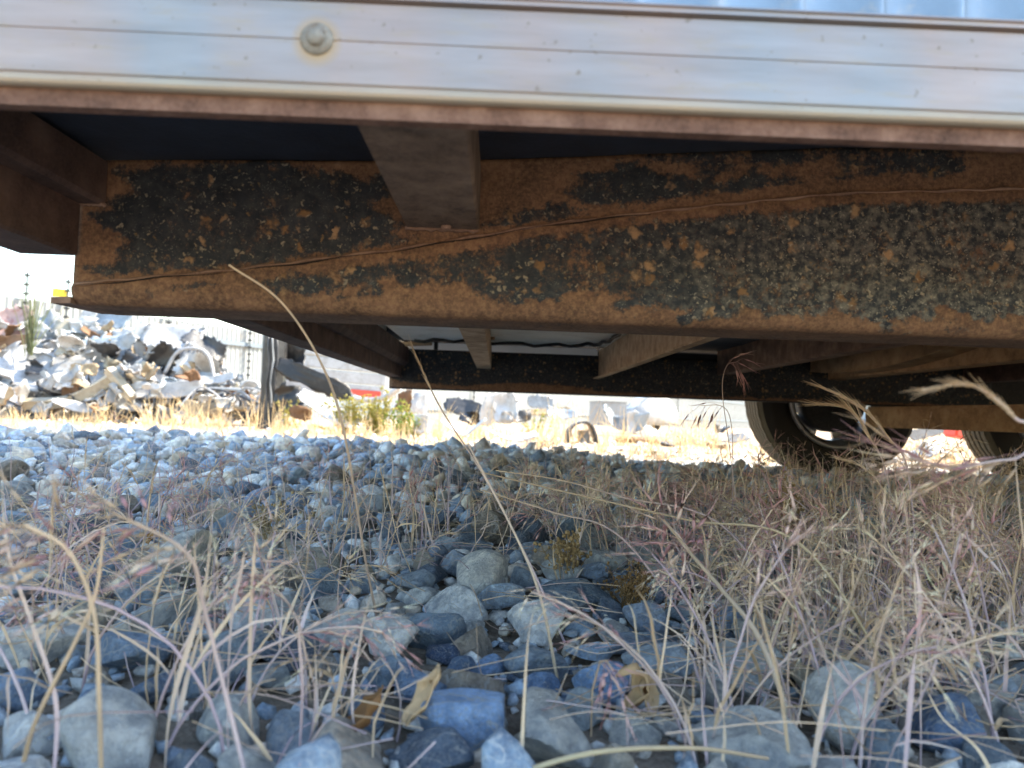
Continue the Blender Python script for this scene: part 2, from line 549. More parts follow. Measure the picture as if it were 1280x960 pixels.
# near channel: dense web so that the worn paint can follow its seam
def seam_z(x):
    return np.interp(x, [-.32, -.19, -.07, .034, .15, .252, .45, 1.0], [.0815, .0985, .119, .141, .159, .173, .186, .20])
def web_top(x):
    return np.interp(x, [-.32, -.05, .25, .8, 3.4], [.176, .186, .209, .222, .222])
def web_profile(zb, r=.012, n=7):
    """lower rounded corner: (y offset, z) from web down and back under"""
    pts = []
    for k in range(n + 1):
        a = math.pi / 2 * k / n
        pts.append((r * (1 - math.cos(a)), zb + r * (1 - math.sin(a))))
    return pts
xs = np.concatenate([np.arange(-.314, 1.0, .0045), np.arange(1.0, XE, .05)])
ts = np.linspace(0, 1, 34)
rows = []
ZB = .0695
lower = web_profile(ZB)[::-1]          # from underside up to the web
und = [(.062, ZB), (.04, ZB), (.02, ZB)]
for x in xs:
    col_ = []
    for a, z in und + lower: col_.append((x, YB + a, z))
    zt = web_top(x)
    for t_ in ts[1:]:
        z = ZB + .012 + (zt - ZB - .012) * t_
        col_.append((x, YB, z))
    rows.append(col_)
A = np.array(rows)                      # (nx, m, 3)
sz = seam_z(A[..., 0])
below = A[..., 2] < sz
wavy = .0007 * np.sin(A[..., 0] * 37) + .0005 * np.sin(A[..., 0] * 91 + 2)
A[..., 1] += np.where(A[..., 1] < YB + .0125, np.where(below, -.0022, 0) + wavy * .5, 0)
# weld bead / open crack along the seam
dseam = A[..., 2] - sz
A[..., 2] += CZ
nxw, nyw = A.shape[:2]
idx = np.arange(nxw * nyw).reshape(nxw, nyw)
Fq = np.stack([idx[:-1, :-1], idx[1:, :-1], idx[1:, 1:], idx[:-1, 1:]], -1).reshape(-1, 4)
wme = mesh_np('web', A.reshape(-1, 3), Fq)
xx = A[..., 0]; zz = A[..., 2] - CZ
xx = xx + .012 * np.sin(zz * 150 + xx * 21) + .007 * np.sin(zz * 330 + xx * 60 + 1)
zz = zz + .005 * np.sin(xx * 46 + 1) + .0035 * np.sin(xx * 117 + 2) + .002 * np.sin(xx * 260)
def blob(x0, x1, z0, z1, s=.02, sz_=.008):
    return sstep(x0 - s, x0 + s, xx) * (1 - sstep(x1 - s, x1 + s, xx)) * sstep(z0 - sz_, z0 + sz_, zz) * (1 - sstep(z1 - sz_, z1 + sz_, zz))
pnt = np.zeros_like(xx)
up_ = sstep(-.002, .012, dseam)
pnt = np.maximum(pnt, blob(-.289, -.083, .082, .178, .014) * up_)
pnt = np.maximum(pnt, blob(.06, .23, .146, .185, .012, .006) * sstep(.006, .016, dseam))
pnt = np.maximum(pnt, .75 * blob(-.01, .045, .145, .16, .012, .005))
pnt = np.maximum(pnt, .8 * blob(.10, .36, .192, .215, .03, .005))
dn = sstep(.003, .013, -dseam)
lowb = np.interp(xx, [-.3, -.16, -.06, .1, .2, .28, .33, .36, .42, 1], [.084, .088, .088, .083, .076, .081, .086, .080, .088, .086])
pnt = np.maximum(pnt, np.where(xx > -.165, 1, 0) * dn * sstep(-.004, .006, zz - lowb) * sstep(-.17, -.1, xx) * np.interp(xx, [-.1, .0, .08, .16], [.8, .82, .9, 1.]))
pnt = np.maximum(pnt, .75 * blob(-.27, -.13, .083, .100, .02, .003) * dn)
pv = pnt * .52 + .2
at = wme.attributes.new('paint', 'FLOAT', 'POINT'); at.data.foreach_set('value', pv.ravel().astype(np.float32))
du = .16 + .84 * sstep(.02, .28, xx) * dn
at = wme.attributes.new('dust', 'FLOAT', 'POINT'); at.data.foreach_set('value', du.ravel().astype(np.float32))
cb = empty('main_beam_dummy') if False else None
web = link('main_beam', wme, MAT['web'], T)
sol = web.modifiers.new('thick', 'SOLIDIFY'); sol.thickness = .005; sol.offset = -1
web['label'] = 'rusty main beam with worn black paint and a slanting seam'
# weld bead along the seam (the crack shows as a dark joint under it)
b = MB()
sx = np.arange(-.312, .62, .012)
b.tube([(x, YB - .0012, Z_(float(seam_z(x)) + .0012 + .0006 * math.sin(x * 170))) for x in sx], [.0011 + .0005 * math.sin(i * 1.9) for i in range(len(sx))], 6)
b.build('weld_bead', MAT['rust'], T, True)
b = MB()
sx = np.arange(-.312, .12, .008)
b.tube([(x, YB - .0024, Z_(float(seam_z(x)) - .0002 + .0007 * math.sin(x * 95))) for x in sx], [.00015 + .00045 * math.sin(i * .23) ** 2 for i in range(len(sx))], 5)
b.build('seam_crack', MAT['crack'], T, True)
# the flange sticks out a little past the end of the web
MB().prism([(-.332, YB + .004), (-.3145, YB - .001), (-.3145, YB + .06), (-.325, YB + .06)], 'z', Z_(.0697), Z_(.0745)).build('flange_tip', MAT['rust'], T)
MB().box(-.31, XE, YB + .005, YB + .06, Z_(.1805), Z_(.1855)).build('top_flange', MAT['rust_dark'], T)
# near floor bay: dark board, its underside running up to the beam
def quad(name, pts, m, th=.006):
    me = bpy.data.meshes.new(name); me.from_pydata([tuple(p) for p in pts], [], [(0, 1, 2, 3)])
    o = link(name, me, m, T)
    s_ = o.modifiers.new('t', 'SOLIDIFY'); s_.thickness = th; s_.offset = -1
    return o
V = []; xs2 = [-.345, -.05, .25, .8, XE - .02]
for x in xs2:
    zt = Z_(float(web_top(x)) + .0008)
    V += [(x, yr + .028, zt), (x, YB + .07, zt)]
fme = bpy.data.meshes.new('floor_board')
Fb = [(2 * i, 2 * i + 2, 2 * i + 3, 2 * i + 1) for i in range(len(xs2) - 1)]
nv = len(V)
V2 = V + [(a, b_, c_ + .008) for a, b_, c_ in V]
Fb2 = Fb + [tuple(nv + q for q in f[::-1]) for f in Fb] + [(0, nv, nv + 1, 1), (nv - 2, nv - 1, 2 * nv - 1, 2 * nv - 2)]
for i in range(len(xs2) - 1):
    Fb2 += [(2 * i, nv + 2 * i, nv + 2 * i + 2, 2 * i + 2), (2 * i + 1, 2 * i + 3, nv + 2 * i + 3, nv + 2 * i + 1)]
fme.from_pydata(V2, [], Fb2)
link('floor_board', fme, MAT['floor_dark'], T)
# near cross member: folded channel
b = MB()
b.prism([(-.0715, .1346), (-.0200, .1346), (-.0185, .1362), (-.0185, .178), (-.0225, .178), (-.0225, .1395), (-.0675, .1395), (-.0675, .145), (-.0715, .145)][::-1], 'y', yr + .0122, YB - .0026)
for v in b.bm.verts: v.co.z += CZ
b.build('cross_member', MAT['rust_grey'], T)
b = MB(); b.lathe([(.0001, -.003), (.002, -.0028), (.003, -.0015), (.0034, .0015)], 10, 'z')
o = b.build('weld_blob', MAT['rust'], T, True); o.location = (-.042, YB - .012, Z_(.1342))
o.scale = (1.2, 1, .8)
# left end: channel across, bottom flange turned outwards, with a smaller channel beside it
b = MB()
b.prism([(-.352, .1045), (-.313, .1045), (-.311, .1065), (-.311, .184), (-.316, .184), (-.316, .1095), (-.352, .1095)][::-1], 'y', yr + .0122, YB - .002)
b.prism([(-.352, .1045), (-.313, .1045), (-.311, .1065), (-.311, .184), (-.316, .184), (-.316, .1095), (-.352, .1095)][::-1], 'y', YB + .065, YB2 + .04)
for v in b.bm.verts: v.co.z += CZ
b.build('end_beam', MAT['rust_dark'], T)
b = MB()
b.prism([(-.3105, .1425), (-.296, .1425), (-.293, .1455), (-.293, .1745), (-.3105, .1745)][::-1], 'y', yr + .0122, YB - .0015)
b.prism([(-.3105, .141), (-.300, .141), (-.290, .152), (-.290, .1995), (-.3105, .1995)][::-1], 'y', YB + .066, YB2 - .002)
for v in b.bm.verts: v.co.z += CZ
b.build('end_stiffener', MAT['rust_dark'], T)
# far channel
b = MB()
pf = [(YB2, .072), (YB2 + .003, .069), (YB2 + .05, .069), (YB2 + .05, .075), (YB2 + .006, .078), (YB2 + .006, .19), (YB2 + .05, .191), (YB2 + .05, .197), (YB2 + .003, .197), (YB2, .194)]
b.prism([(a, Z_(z)) for a, z in pf], 'x', -.349, XE)
far = b.build('far_beam', MAT['black_dust'], T)
# worn face of the far channel
xs3 = np.arange(-.348, 1.6, .012); zs3 = np.linspace(.0725, .1935, 26)
XX, ZZ = np.meshgrid(xs3, zs3, indexing='ij')
Vf = np.stack([XX, np.full_like(XX, YB2 - .0012), Z_(0) + ZZ], -1).reshape(-1, 3)
idx = np.arange(XX.size).reshape(XX.shape)
fme_ = mesh_np('far_beam_face', Vf, np.stack([idx[:-1, :-1], idx[1:, :-1], idx[1:, 1:], idx[:-1, 1:]], -1).reshape(-1, 4))
hi_ = np.interp(XX, [-.35, -.3, -.1, 0, .12, .25, .32, .5], [.10, .088, .084, .096, .100, .094, .082, .078])
pv_ = .2 + .62 * sstep(-.006, .010, ZZ - hi_)
at = fme_.attributes.new('paint', 'FLOAT', 'POINT'); at.data.foreach_set('value', pv_.ravel().astype(np.float32))
at = fme_.attributes.new('dust', 'FLOAT', 'POINT'); at.data.foreach_set('value', np.full(XX.size, .12, np.float32))
o = link('far_beam_face', fme_, MAT['web'], T)
o.modifiers.new('t', 'SOLIDIFY').thickness = .001
# middle floor: pale panel left of the third cross member, dark boards elsewhere
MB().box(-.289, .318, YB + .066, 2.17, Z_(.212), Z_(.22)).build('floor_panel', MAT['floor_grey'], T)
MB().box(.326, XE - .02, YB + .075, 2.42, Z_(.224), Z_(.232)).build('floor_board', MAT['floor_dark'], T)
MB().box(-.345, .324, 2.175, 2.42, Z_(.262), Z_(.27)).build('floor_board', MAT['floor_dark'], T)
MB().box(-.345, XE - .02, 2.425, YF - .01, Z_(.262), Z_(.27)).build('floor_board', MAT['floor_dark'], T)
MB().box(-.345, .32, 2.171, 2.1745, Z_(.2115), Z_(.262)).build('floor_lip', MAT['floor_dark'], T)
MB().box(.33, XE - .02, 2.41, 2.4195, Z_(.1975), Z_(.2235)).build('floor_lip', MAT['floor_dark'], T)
# small hangers above the far beam
for px in (507, 545):
    p = W(px, 437, 2.27)
    MB().box(p.x - .006, p.x + .006, 2.262, 2.274, Z_(.195), Z_(.262)).box(p.x - .014, p.x + .014, 2.256, 2.28, Z_(.219), Z_(.224)).build('hanger', MAT['black_dust'], T)
p0 = W(484, 431, 2.2); p1 = W(540, 429, 2.2)
MB().tube([p0, p1], .007, 10).build('conduit', MAT['rust_pale'], T, True)
p0 = W(617, 421, 2.0); p1 = W(650, 420, 2.0)
MB().box(p0.x, p1.x, 1.995, 2.005, p1.z - .004, p0.z + .008).build('bracket', MAT['rust_pale'], T)
MB().box(p0.x - .015, p0.x + .004, 1.985, 2.0, p1.z - .014, Z_(.2118)).build('bracket', MAT['rust_pale'], T)
# middle cross members (folded channels), each on its own place
def member(x0, x1, zb, zt, m, mlip, y0=YB + .064, y1=YB2 - .0025, lip=-1):
    """upright web facing the camera's middle, bottom flange to one side"""
    b = MB()
    th = .004
    if lip < 0:   # flange sticks out to the left of a web at x1
        pts = [(x0, zb), (x1 - .002, zb), (x1, zb + .002), (x1, zt), (x1 - th, zt), (x1 - th, zb + th), (x0, zb + th)]
    else:
        pts = [(x0, zb + .002), (x0 + .002, zb), (x1, zb), (x1, zb + th), (x0 + th, zb + th), (x0 + th, zt), (x0, zt)]
    b.prism([(a, Z_(z)) for a, z in pts][::-1], 'y', y0, y1)
    return b.build('cross_member', m, T)
member(-.071, -.026, .1425, .211, MAT['rust_pale'], None)                  # box-like, speckled underside
member(.302, .322, .1215, .2115, MAT['rust_pale'], None, lip=-1)
member(.70, .742, .1495, .2235, MAT['rust'], None, lip=1)
member(1.06, 1.11, .1465, .2235, MAT['rust_axle'], None, lip=1)
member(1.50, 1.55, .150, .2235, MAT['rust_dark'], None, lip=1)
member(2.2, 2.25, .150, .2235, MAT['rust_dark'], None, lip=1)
# curved gusset standing on the fourth member
b = MB()
ys_ = np.linspace(1.30, 2.28, 24)
pts = [(y, Z_(.222)) for y in (2.28, 1.30)]
pts = [(float(y), Z_(.153 + .066 * ((float(y) - 1.98) / .62) ** 2)) for y in ys_] + [(2.28, Z_(.2232)), (1.30, Z_(.2232))]
b.prism(pts, 'x', .995, 1.0592)
b.build('gusset', MAT['rust_axle'], T)
# small pale clip on the far beam
p = W(891, 433, 2.28)
MB().box(p.x - .016, p.x + .016, 2.27, 2.298, p.z - .012, p.z - .002).box(p.x - .018, p.x + .02, 2.28, 2.298, p.z + .012, p.z + .016).build('clip', MAT['floor_grey'], T)
# weld beads where the cross members meet the beams, and a wiring hose along the floor
for x0, x1, y, z in ((-.073, -.019, YB - .0035, .1342), (-.311, -.292, YB - .003, .1428)):
    n_ = 14
    MB().tube([(x0 + (x1 - x0) * k / n_, y, Z_(z + .0006 * math.sin(k * 2.3))) for k in range(n_ + 1)], [.0012 + .0006 * (k % 2) for k in range(n_ + 1)], 6).build('weld_bead', MAT['rust'], T, True)
hose = [(-.25, 2.10), (-.1, 2.06), (.1, 2.1), (.25, 2.04), (.29, 1.9), (.28, 1.6)]
MB().tube([(a, b_, Z_(.2045 - .004 * math.sin(i * 2))) for i, (a, b_) in enumerate(catmull([(q[0], q[1], 0) for q in hose], 5)[:, :2])], .005, 8).build('wiring_hose', MAT['black_dust'], T, True)
# axles
def axle(x):
    b = MB()
    b.box(x, x + .07, YB + .1, 2.50, Z_(-.002), Z_(.068), .008)
    b.build('axle', MAT['rust_axle'], T)
    MB().box(x - .02, x + .09, 2.34, 2.42, Z_(.0685), Z_(.12)).build('axle_hanger', MAT['black_dust'], T)
WX = (1.214, 2.02)
for x in WX: axle(x + .07)
# wheels
def tyre_mesh():
    """carcass with rounded shoulders, grooves cut round the tread"""
    R = .292; r0 = .178; wd = .175
    h = wd / 2
    prof = [(r0, -h + .022), (r0 + .006, -h + .012), (r0 + .03, -h + .004), (r0 + .065, -h), (R - .035, -h + .004), (R - .016, -h + .012)]
    prof_t = [(R - .016, -h + .012), (R - .006, -h + .022)]
    y = -h + .022
    for k in range(5):
        y1 = -h + .022 + (wd - .044) * (k + 1) / 5
        prof_t += [(R, y + .003), (R, y1 - .004)]
        if k < 4: prof_t += [(R - .007, y1 - .003), (R - .007, y1 + .003)]
        y = y1 + .001
    prof_t += [(R - .006, h - .022), (R - .016, h - .012)]
    prof2 = [(r, -a) for r, a in prof[::-1]]
    return prof, prof_t, prof2
prof, prof_t, prof2 = tyre_mesh()
me_side = MB().lathe(prof + [], 64).lathe(prof2, 64).lathe([(.178, -.0655), (.178, .0655)], 64).mesh('sidewall', True)
me_tread = MB().lathe(prof_t, 120)
# sipes across the tread blocks
bmT = me_tread.bm
me_tread = me_tread.mesh('tread')
Vt = np.empty(len(me_tread.vertices) * 3, np.float32); me_tread.vertices.foreach_get('co', Vt); Vt = Vt.reshape(-1, 3)
ang = np.arctan2(Vt[:, 2], Vt[:, 0]); k = np.round(ang / (2 * math.pi / 120)).astype(int)
rr = np.hypot(Vt[:, 0], Vt[:, 2])
cut = np.where((k % 3 == 0) & (rr > .290), .994 - .0, 1.0)
Vt[:, 0] *= cut; Vt[:, 2] *= cut
me_tread.vertices.foreach_set('co', Vt.ravel()); me_tread.update()
def rim_mesh():
    b = MB()
    b.lathe([(.180, -.080), (.172, -.083), (.166, -.080), (.163, -.066), (.150, -.05), (.148, .045), (.162, .06), (.166, .078), (.176, .082), (.180, .079), (.178, .07), (.154, .05), (.154, -.05), (.176, -.070)], 64, close=True)
    return b.mesh('rim', True)
me_rim = rim_mesh()
def disc_mesh():
    """wheel centre with five wide spokes, openings between"""
    b = MB()
    n = 5
    b.lathe([(.0001, .028), (.030, .028), (.050, .034), (.062, .036), (.062, .044), (.050, .044), (.0001, .04)], 40)
    for q in range(n):
        a = 2 * math.pi * q / n + .3
        ca, sa = math.cos(a), math.sin(a)
        prof = [(.045, -.03), (.10, -.042), (.149, -.062), (.149, .062), (.10, .042), (.045, .03)]
        A = []; B = []
        for r, t_ in prof:
            x = r * ca - t_ * sa; z = r * sa + t_ * ca
            A.append(b.bm.verts.new((x, .034, z))); B.append(b.bm.verts.new((x, .048, z)))
        m = len(prof)
        for i in range(m):
            j = (i + 1) % m
            b.bm.faces.new((A[i], A[j], B[j], B[i]))
        b.bm.faces.new(A); b.bm.faces.new(B[::-1])
    return b.mesh('spokes')
me_disc = disc_mesh()
me_hub = MB().lathe([(.0001, -.04), (.112, -.04), (.120, -.035), (.120, .026), (.0001, .026)], 40).mesh('brake_drum', True)
def wheel(x, y, flip):
    wz = gh(x, y) + .292 - .012
    we = empty('wheel', (x, y, wz)); we.parent = T; we.matrix_parent_inverse = Matrix.Translation(-Vector(T.location))
    if flip: we.rotation_euler.z = math.pi
    for nm, me, m in (('sidewall', me_side, MAT['tyre']), ('tread', me_tread, MAT['tread']), ('rim', me_rim, MAT['rim']), ('spokes', me_disc, MAT['rim']), ('brake_drum', me_hub, MAT['black_dust'])):
        o = bpy.data.objects.new(nm, me); COL.objects.link(o)
        if not me.materials: me.materials.append(m)
        o.parent = we
    return we
for x in WX:
    wheel(x, 2.53 + .0875, False)

# ------------------------------------------------------------------ stones
def ico(sub):
    bm = bmesh.new()
    bmesh.ops.create_icosphere(bm, subdivisions=sub, radius=1)
    V = np.array([v.co[:] for v in bm.verts]); Fc = np.array([[v.index for v in f.verts] for f in bm.faces])
    bm.free()
    return V, Fc
def stone_shape(sub, seed):
    """water-worn broken stone: a ball cut by planes, then softened"""
    r = np.random.default_rng(seed)
    V, Fc = ico(sub)
    V = V.copy()
    for k in range(r.integers(10, 18)):
        n = r.normal(size=3); n /= np.linalg.norm(n)
        c = r.uniform(.38, .85)
        d = V @ n
        over = np.clip(d - c, 0, None)
        V -= np.outer(over * r.uniform(.88, 1.0), n)
    n1 = r.normal(size=(3, 3)) * 1.6; ph = r.uniform(0, 6, 3)
    disp = sum(np.sin(V @ n1[i] + ph[i]) for i in range(3)) * .035
    n2 = r.normal(size=(3, 3)) * 5; ph = r.uniform(0, 6, 3)
    disp += sum(np.sin(V @ n2[i] + ph[i]) for i in range(3)) * .014
    V *= (1 + disp)[:, None]
    V /= np.abs(V).max(0).mean() * .98
    V *= np.array([1.05, r.uniform(.62, .9), r.uniform(.40, .68)])
    return V, Fc
def rot_np(rx, ry, rz):
    cx, sx, cy, sy, cz, sz_ = math.cos(rx), math.sin(rx), math.cos(ry), math.sin(ry), math.cos(rz), math.sin(rz)
    return np.array([[cy * cz, sx * sy * cz - cx * sz_, cx * sy * cz + sx * sz_], [cy * sz_, sx * sy * sz_ + cx * cz, cx * sy * sz_ - sx * cz], [-sy, sx * cy, cx * cy]])
STONE_COLS = [((.19, .25, .32), 4), ((.28, .34, .41), 4.5), ((.11, .145, .20), 2.6), ((.42, .43, .43), 5), ((.60, .59, .56), 5), ((.32, .275, .23), 2.6), ((.20, .18, .165), 1.5), ((.46, .40, .32), 2.4)]
cw = np.array([c[1] for c in STONE_COLS]); cw = cw / cw.sum()
def stone_col():
    c = np.array(STONE_COLS[RNG.choice(len(cw), p=cw)][0])
    return np.clip(c * RNG.uniform(.85, 1.45), 0, .7)

class Grid:
    def __init__(self, cell): self.c = cell; self.d = {}
    def near(self, x, y):
        i, j = int(x // self.c), int(y // self.c)
        for a in (-1, 0, 1):
            for b_ in (-1, 0, 1):
                yield from self.d.get((i + a, j + b_), ())
    def add(self, x, y, r): self.d.setdefault((int(x // self.c), int(y // self.c)), []).append((x, y, r))
def throw(n_try, rfun, pack, cell, ylo=.16, yhi=2.78, pre=()):
    g = Grid(cell)
    out = []
    for q in pre:
        g.add(q[0], q[1], q[2]); out.append(q)
    for _ in range(n_try):
        y = ylo + (yhi - ylo) * math.sqrt(random.random()) if random.random() < .7 else random.uniform(ylo, yhi)
        hw = .78 * y + .35
        x = random.uniform(-hw, hw)
        if y > float(gravel_edge(x)) + .04: continue
        r = rfun(y)
        if all((x - a) ** 2 + (y - b_) ** 2 > (pack * (r + rr_)) ** 2 for a, b_, rr_ in g.near(x, y)):
            g.add(x, y, r); out.append((x, y, r))
    return out
# the biggest stones of the foreground, read off the photograph: px, py of the centre, width in px, colour
HERO = [(232, 732, 112, (.50, .49, .46)), (318, 790, 78, (.62, .63, .64)), (415, 806, 80, (.46, .46, .46)), (490, 820, 84, (.56, .55, .53)),
        (677, 800, 92, (.60, .62, .64)), (745, 828, 70, (.27, .36, .47)), (830, 848, 90, (.33, .39, .46)), (755, 872, 80, (.21, .28, .37)),
        (727, 903, 66, (.34, .335, .30)), (682, 866, 56, (.16, .21, .28)), (626, 760, 64, (.33, .40, .48)), (577, 852, 56, (.10, .14, .19)),
        (522, 880, 82, (.15, .19, .24)), (615, 840, 46, (.22, .29, .38)), (460, 905, 84, (.14, .18, .23)), (574, 925, 130, (.25, .32, .41)),
        (548, 826, 46, (.07, .09, .13)), (932, 856, 110, (.50, .52, .53)), (1062, 918, 130, (.52, .53, .53)), (1182, 925, 100, (.13, .17, .23)),
        (45, 825, 110, (.46, .45, .43)), (20, 890, 90, (.19, .23, .28)), (155, 840, 95, (.20, .23, .26)), (290, 925, 110, (.42, .44, .44)), (25, 745, 70, (.40, .40, .38)),
        (120, 905, 80, (.17, .21, .26)), (195, 880, 66, (.14, .17, .21)), (340, 860, 60, (.3, .29, .26)), (735, 720, 46, (.33, .36, .39)), (655, 735, 46, (.25, .265, .27)),
        (610, 722, 34, (.38, .34, .29)), (575, 715, 60, (.32, .33, .34)), (512, 735, 54, (.27, .27, .26)), (685, 735, 36, (.43, .43, .42)), (810, 785, 62, (.3, .31, .33)),
        (915, 785, 60, (.25, .30, .36)), (845, 735, 54, (.22, .24, .27)), (785, 818, 52, (.26, .27, .28)), (1240, 880, 60, (.36, .36, .35)), (880, 910, 46, (.27, .3, .33))]
pre = []; hero_col = {}
for px, py, wpx, c in HERO:
    p = gp(px, py + 8)
    r = wpx / 2 * p.y / F * .92
    pre.append((p.x, p.y, r)); hero_col[(p.x, p.y)] = c
big = throw(26000, lambda y: random.choice((.014, .018, .021, .024, .028, .031, .036)) * random.uniform(.9, 1.1) * (1.0 if y > .9 else .95), .80, .08, pre=pre)
small = throw(16000, lambda y: random.uniform(.006, .011), 1.0, .03) + throw(9000, lambda y: random.uniform(.003, .007), 1.0, .03, yhi=1.3)
# how large does each show?
def project(p):
    c = M3.transposed() @ (Vector(p) - Vector((0, 0, CZ)))
    if c.z > -.02: return None
    return 640 - c.x / c.z * F, 480 + c.y / c.z * F, -c.z
cand = []
for i, (x, y, r) in enumerate(big):
    z = gh(x, y)
    q = project((x, y, z))
    vis = q and -40 < q[0] < 1320 and 500 < q[1] < 1000
    cand.append((r / y if vis else 0, i))
cand.sort(reverse=True)
top300 = {i for s_, i in cand[:300] if s_ > 0}
NVAR = 14
hi_shapes = [mesh_np('stone', *stone_shape(4, 100 + k)) for k in range(NVAR)]
for me in hi_shapes: me.materials.append(MAT['stone'])
mid_shapes = [stone_shape(2, 200 + k) for k in range(24)]
lo_shapes = [stone_shape(1, 300 + k) for k in range(24)]
def joined(items, name):
    Vs, Fs, Cs = [], [], []; off = 0
    for x, y, r, hi in items:
        V, Fc = random.choice(mid_shapes if hi else lo_shapes)
        tilt = .5
        R_ = rot_np(random.gauss(0, tilt), random.gauss(0, tilt), random.uniform(0, 6.28))
        sc = r * np.array([1, 1, 1.0]) * 1.08
        P = (V * sc) @ R_.T + np.array([x, y, gh(x, y) + r * random.uniform(.15, .5)])
        Vs.append(P); Fs.append(Fc + off); off += len(V)
        Cs.append(np.repeat(stone_col()[None], len(V), 0))
    return mesh_np(name, np.concatenate(Vs), np.concatenate(Fs), np.concatenate(Cs))
items = []
for i, (x, y, r) in enumerate(big):
    if i in top300:
        o = bpy.data.objects.new('stone', random.choice(hi_shapes)); COL.objects.link(o)
        hc = hero_col.get((x, y))
        zf = .62 if hc is not None else random.uniform(.15, .42)
        o.location = (x, y, gh(x, y) + r * zf)
        o.rotation_euler = (random.gauss(0, .4 if hc is None else .22), random.gauss(0, .4 if hc is None else .22), random.uniform(0, 6.28) if hc is None else random.uniform(-.5, .5))
        s_ = r * 1.06
        o.scale = (s_, s_ * random.uniform(.9, 1.1), s_ * random.uniform(.95, 1.25))
        c = np.clip(np.array(hc) * (1.35 if max(hc) > .42 else np.array([1.1, 1.3, 1.6])), 0, .80) if hc is not None else stone_col()
        o.color = (*[float(v) for v in c], 1)
        o.parent = ground
    else:
        items.append((x, y, r, y < 1.6))
items += [(x, y, r, False) for x, y, r in small]
g_ = setp(link('gravel', joined(items, 'gravel'), MAT['gravel'], ground), kind='stuff')

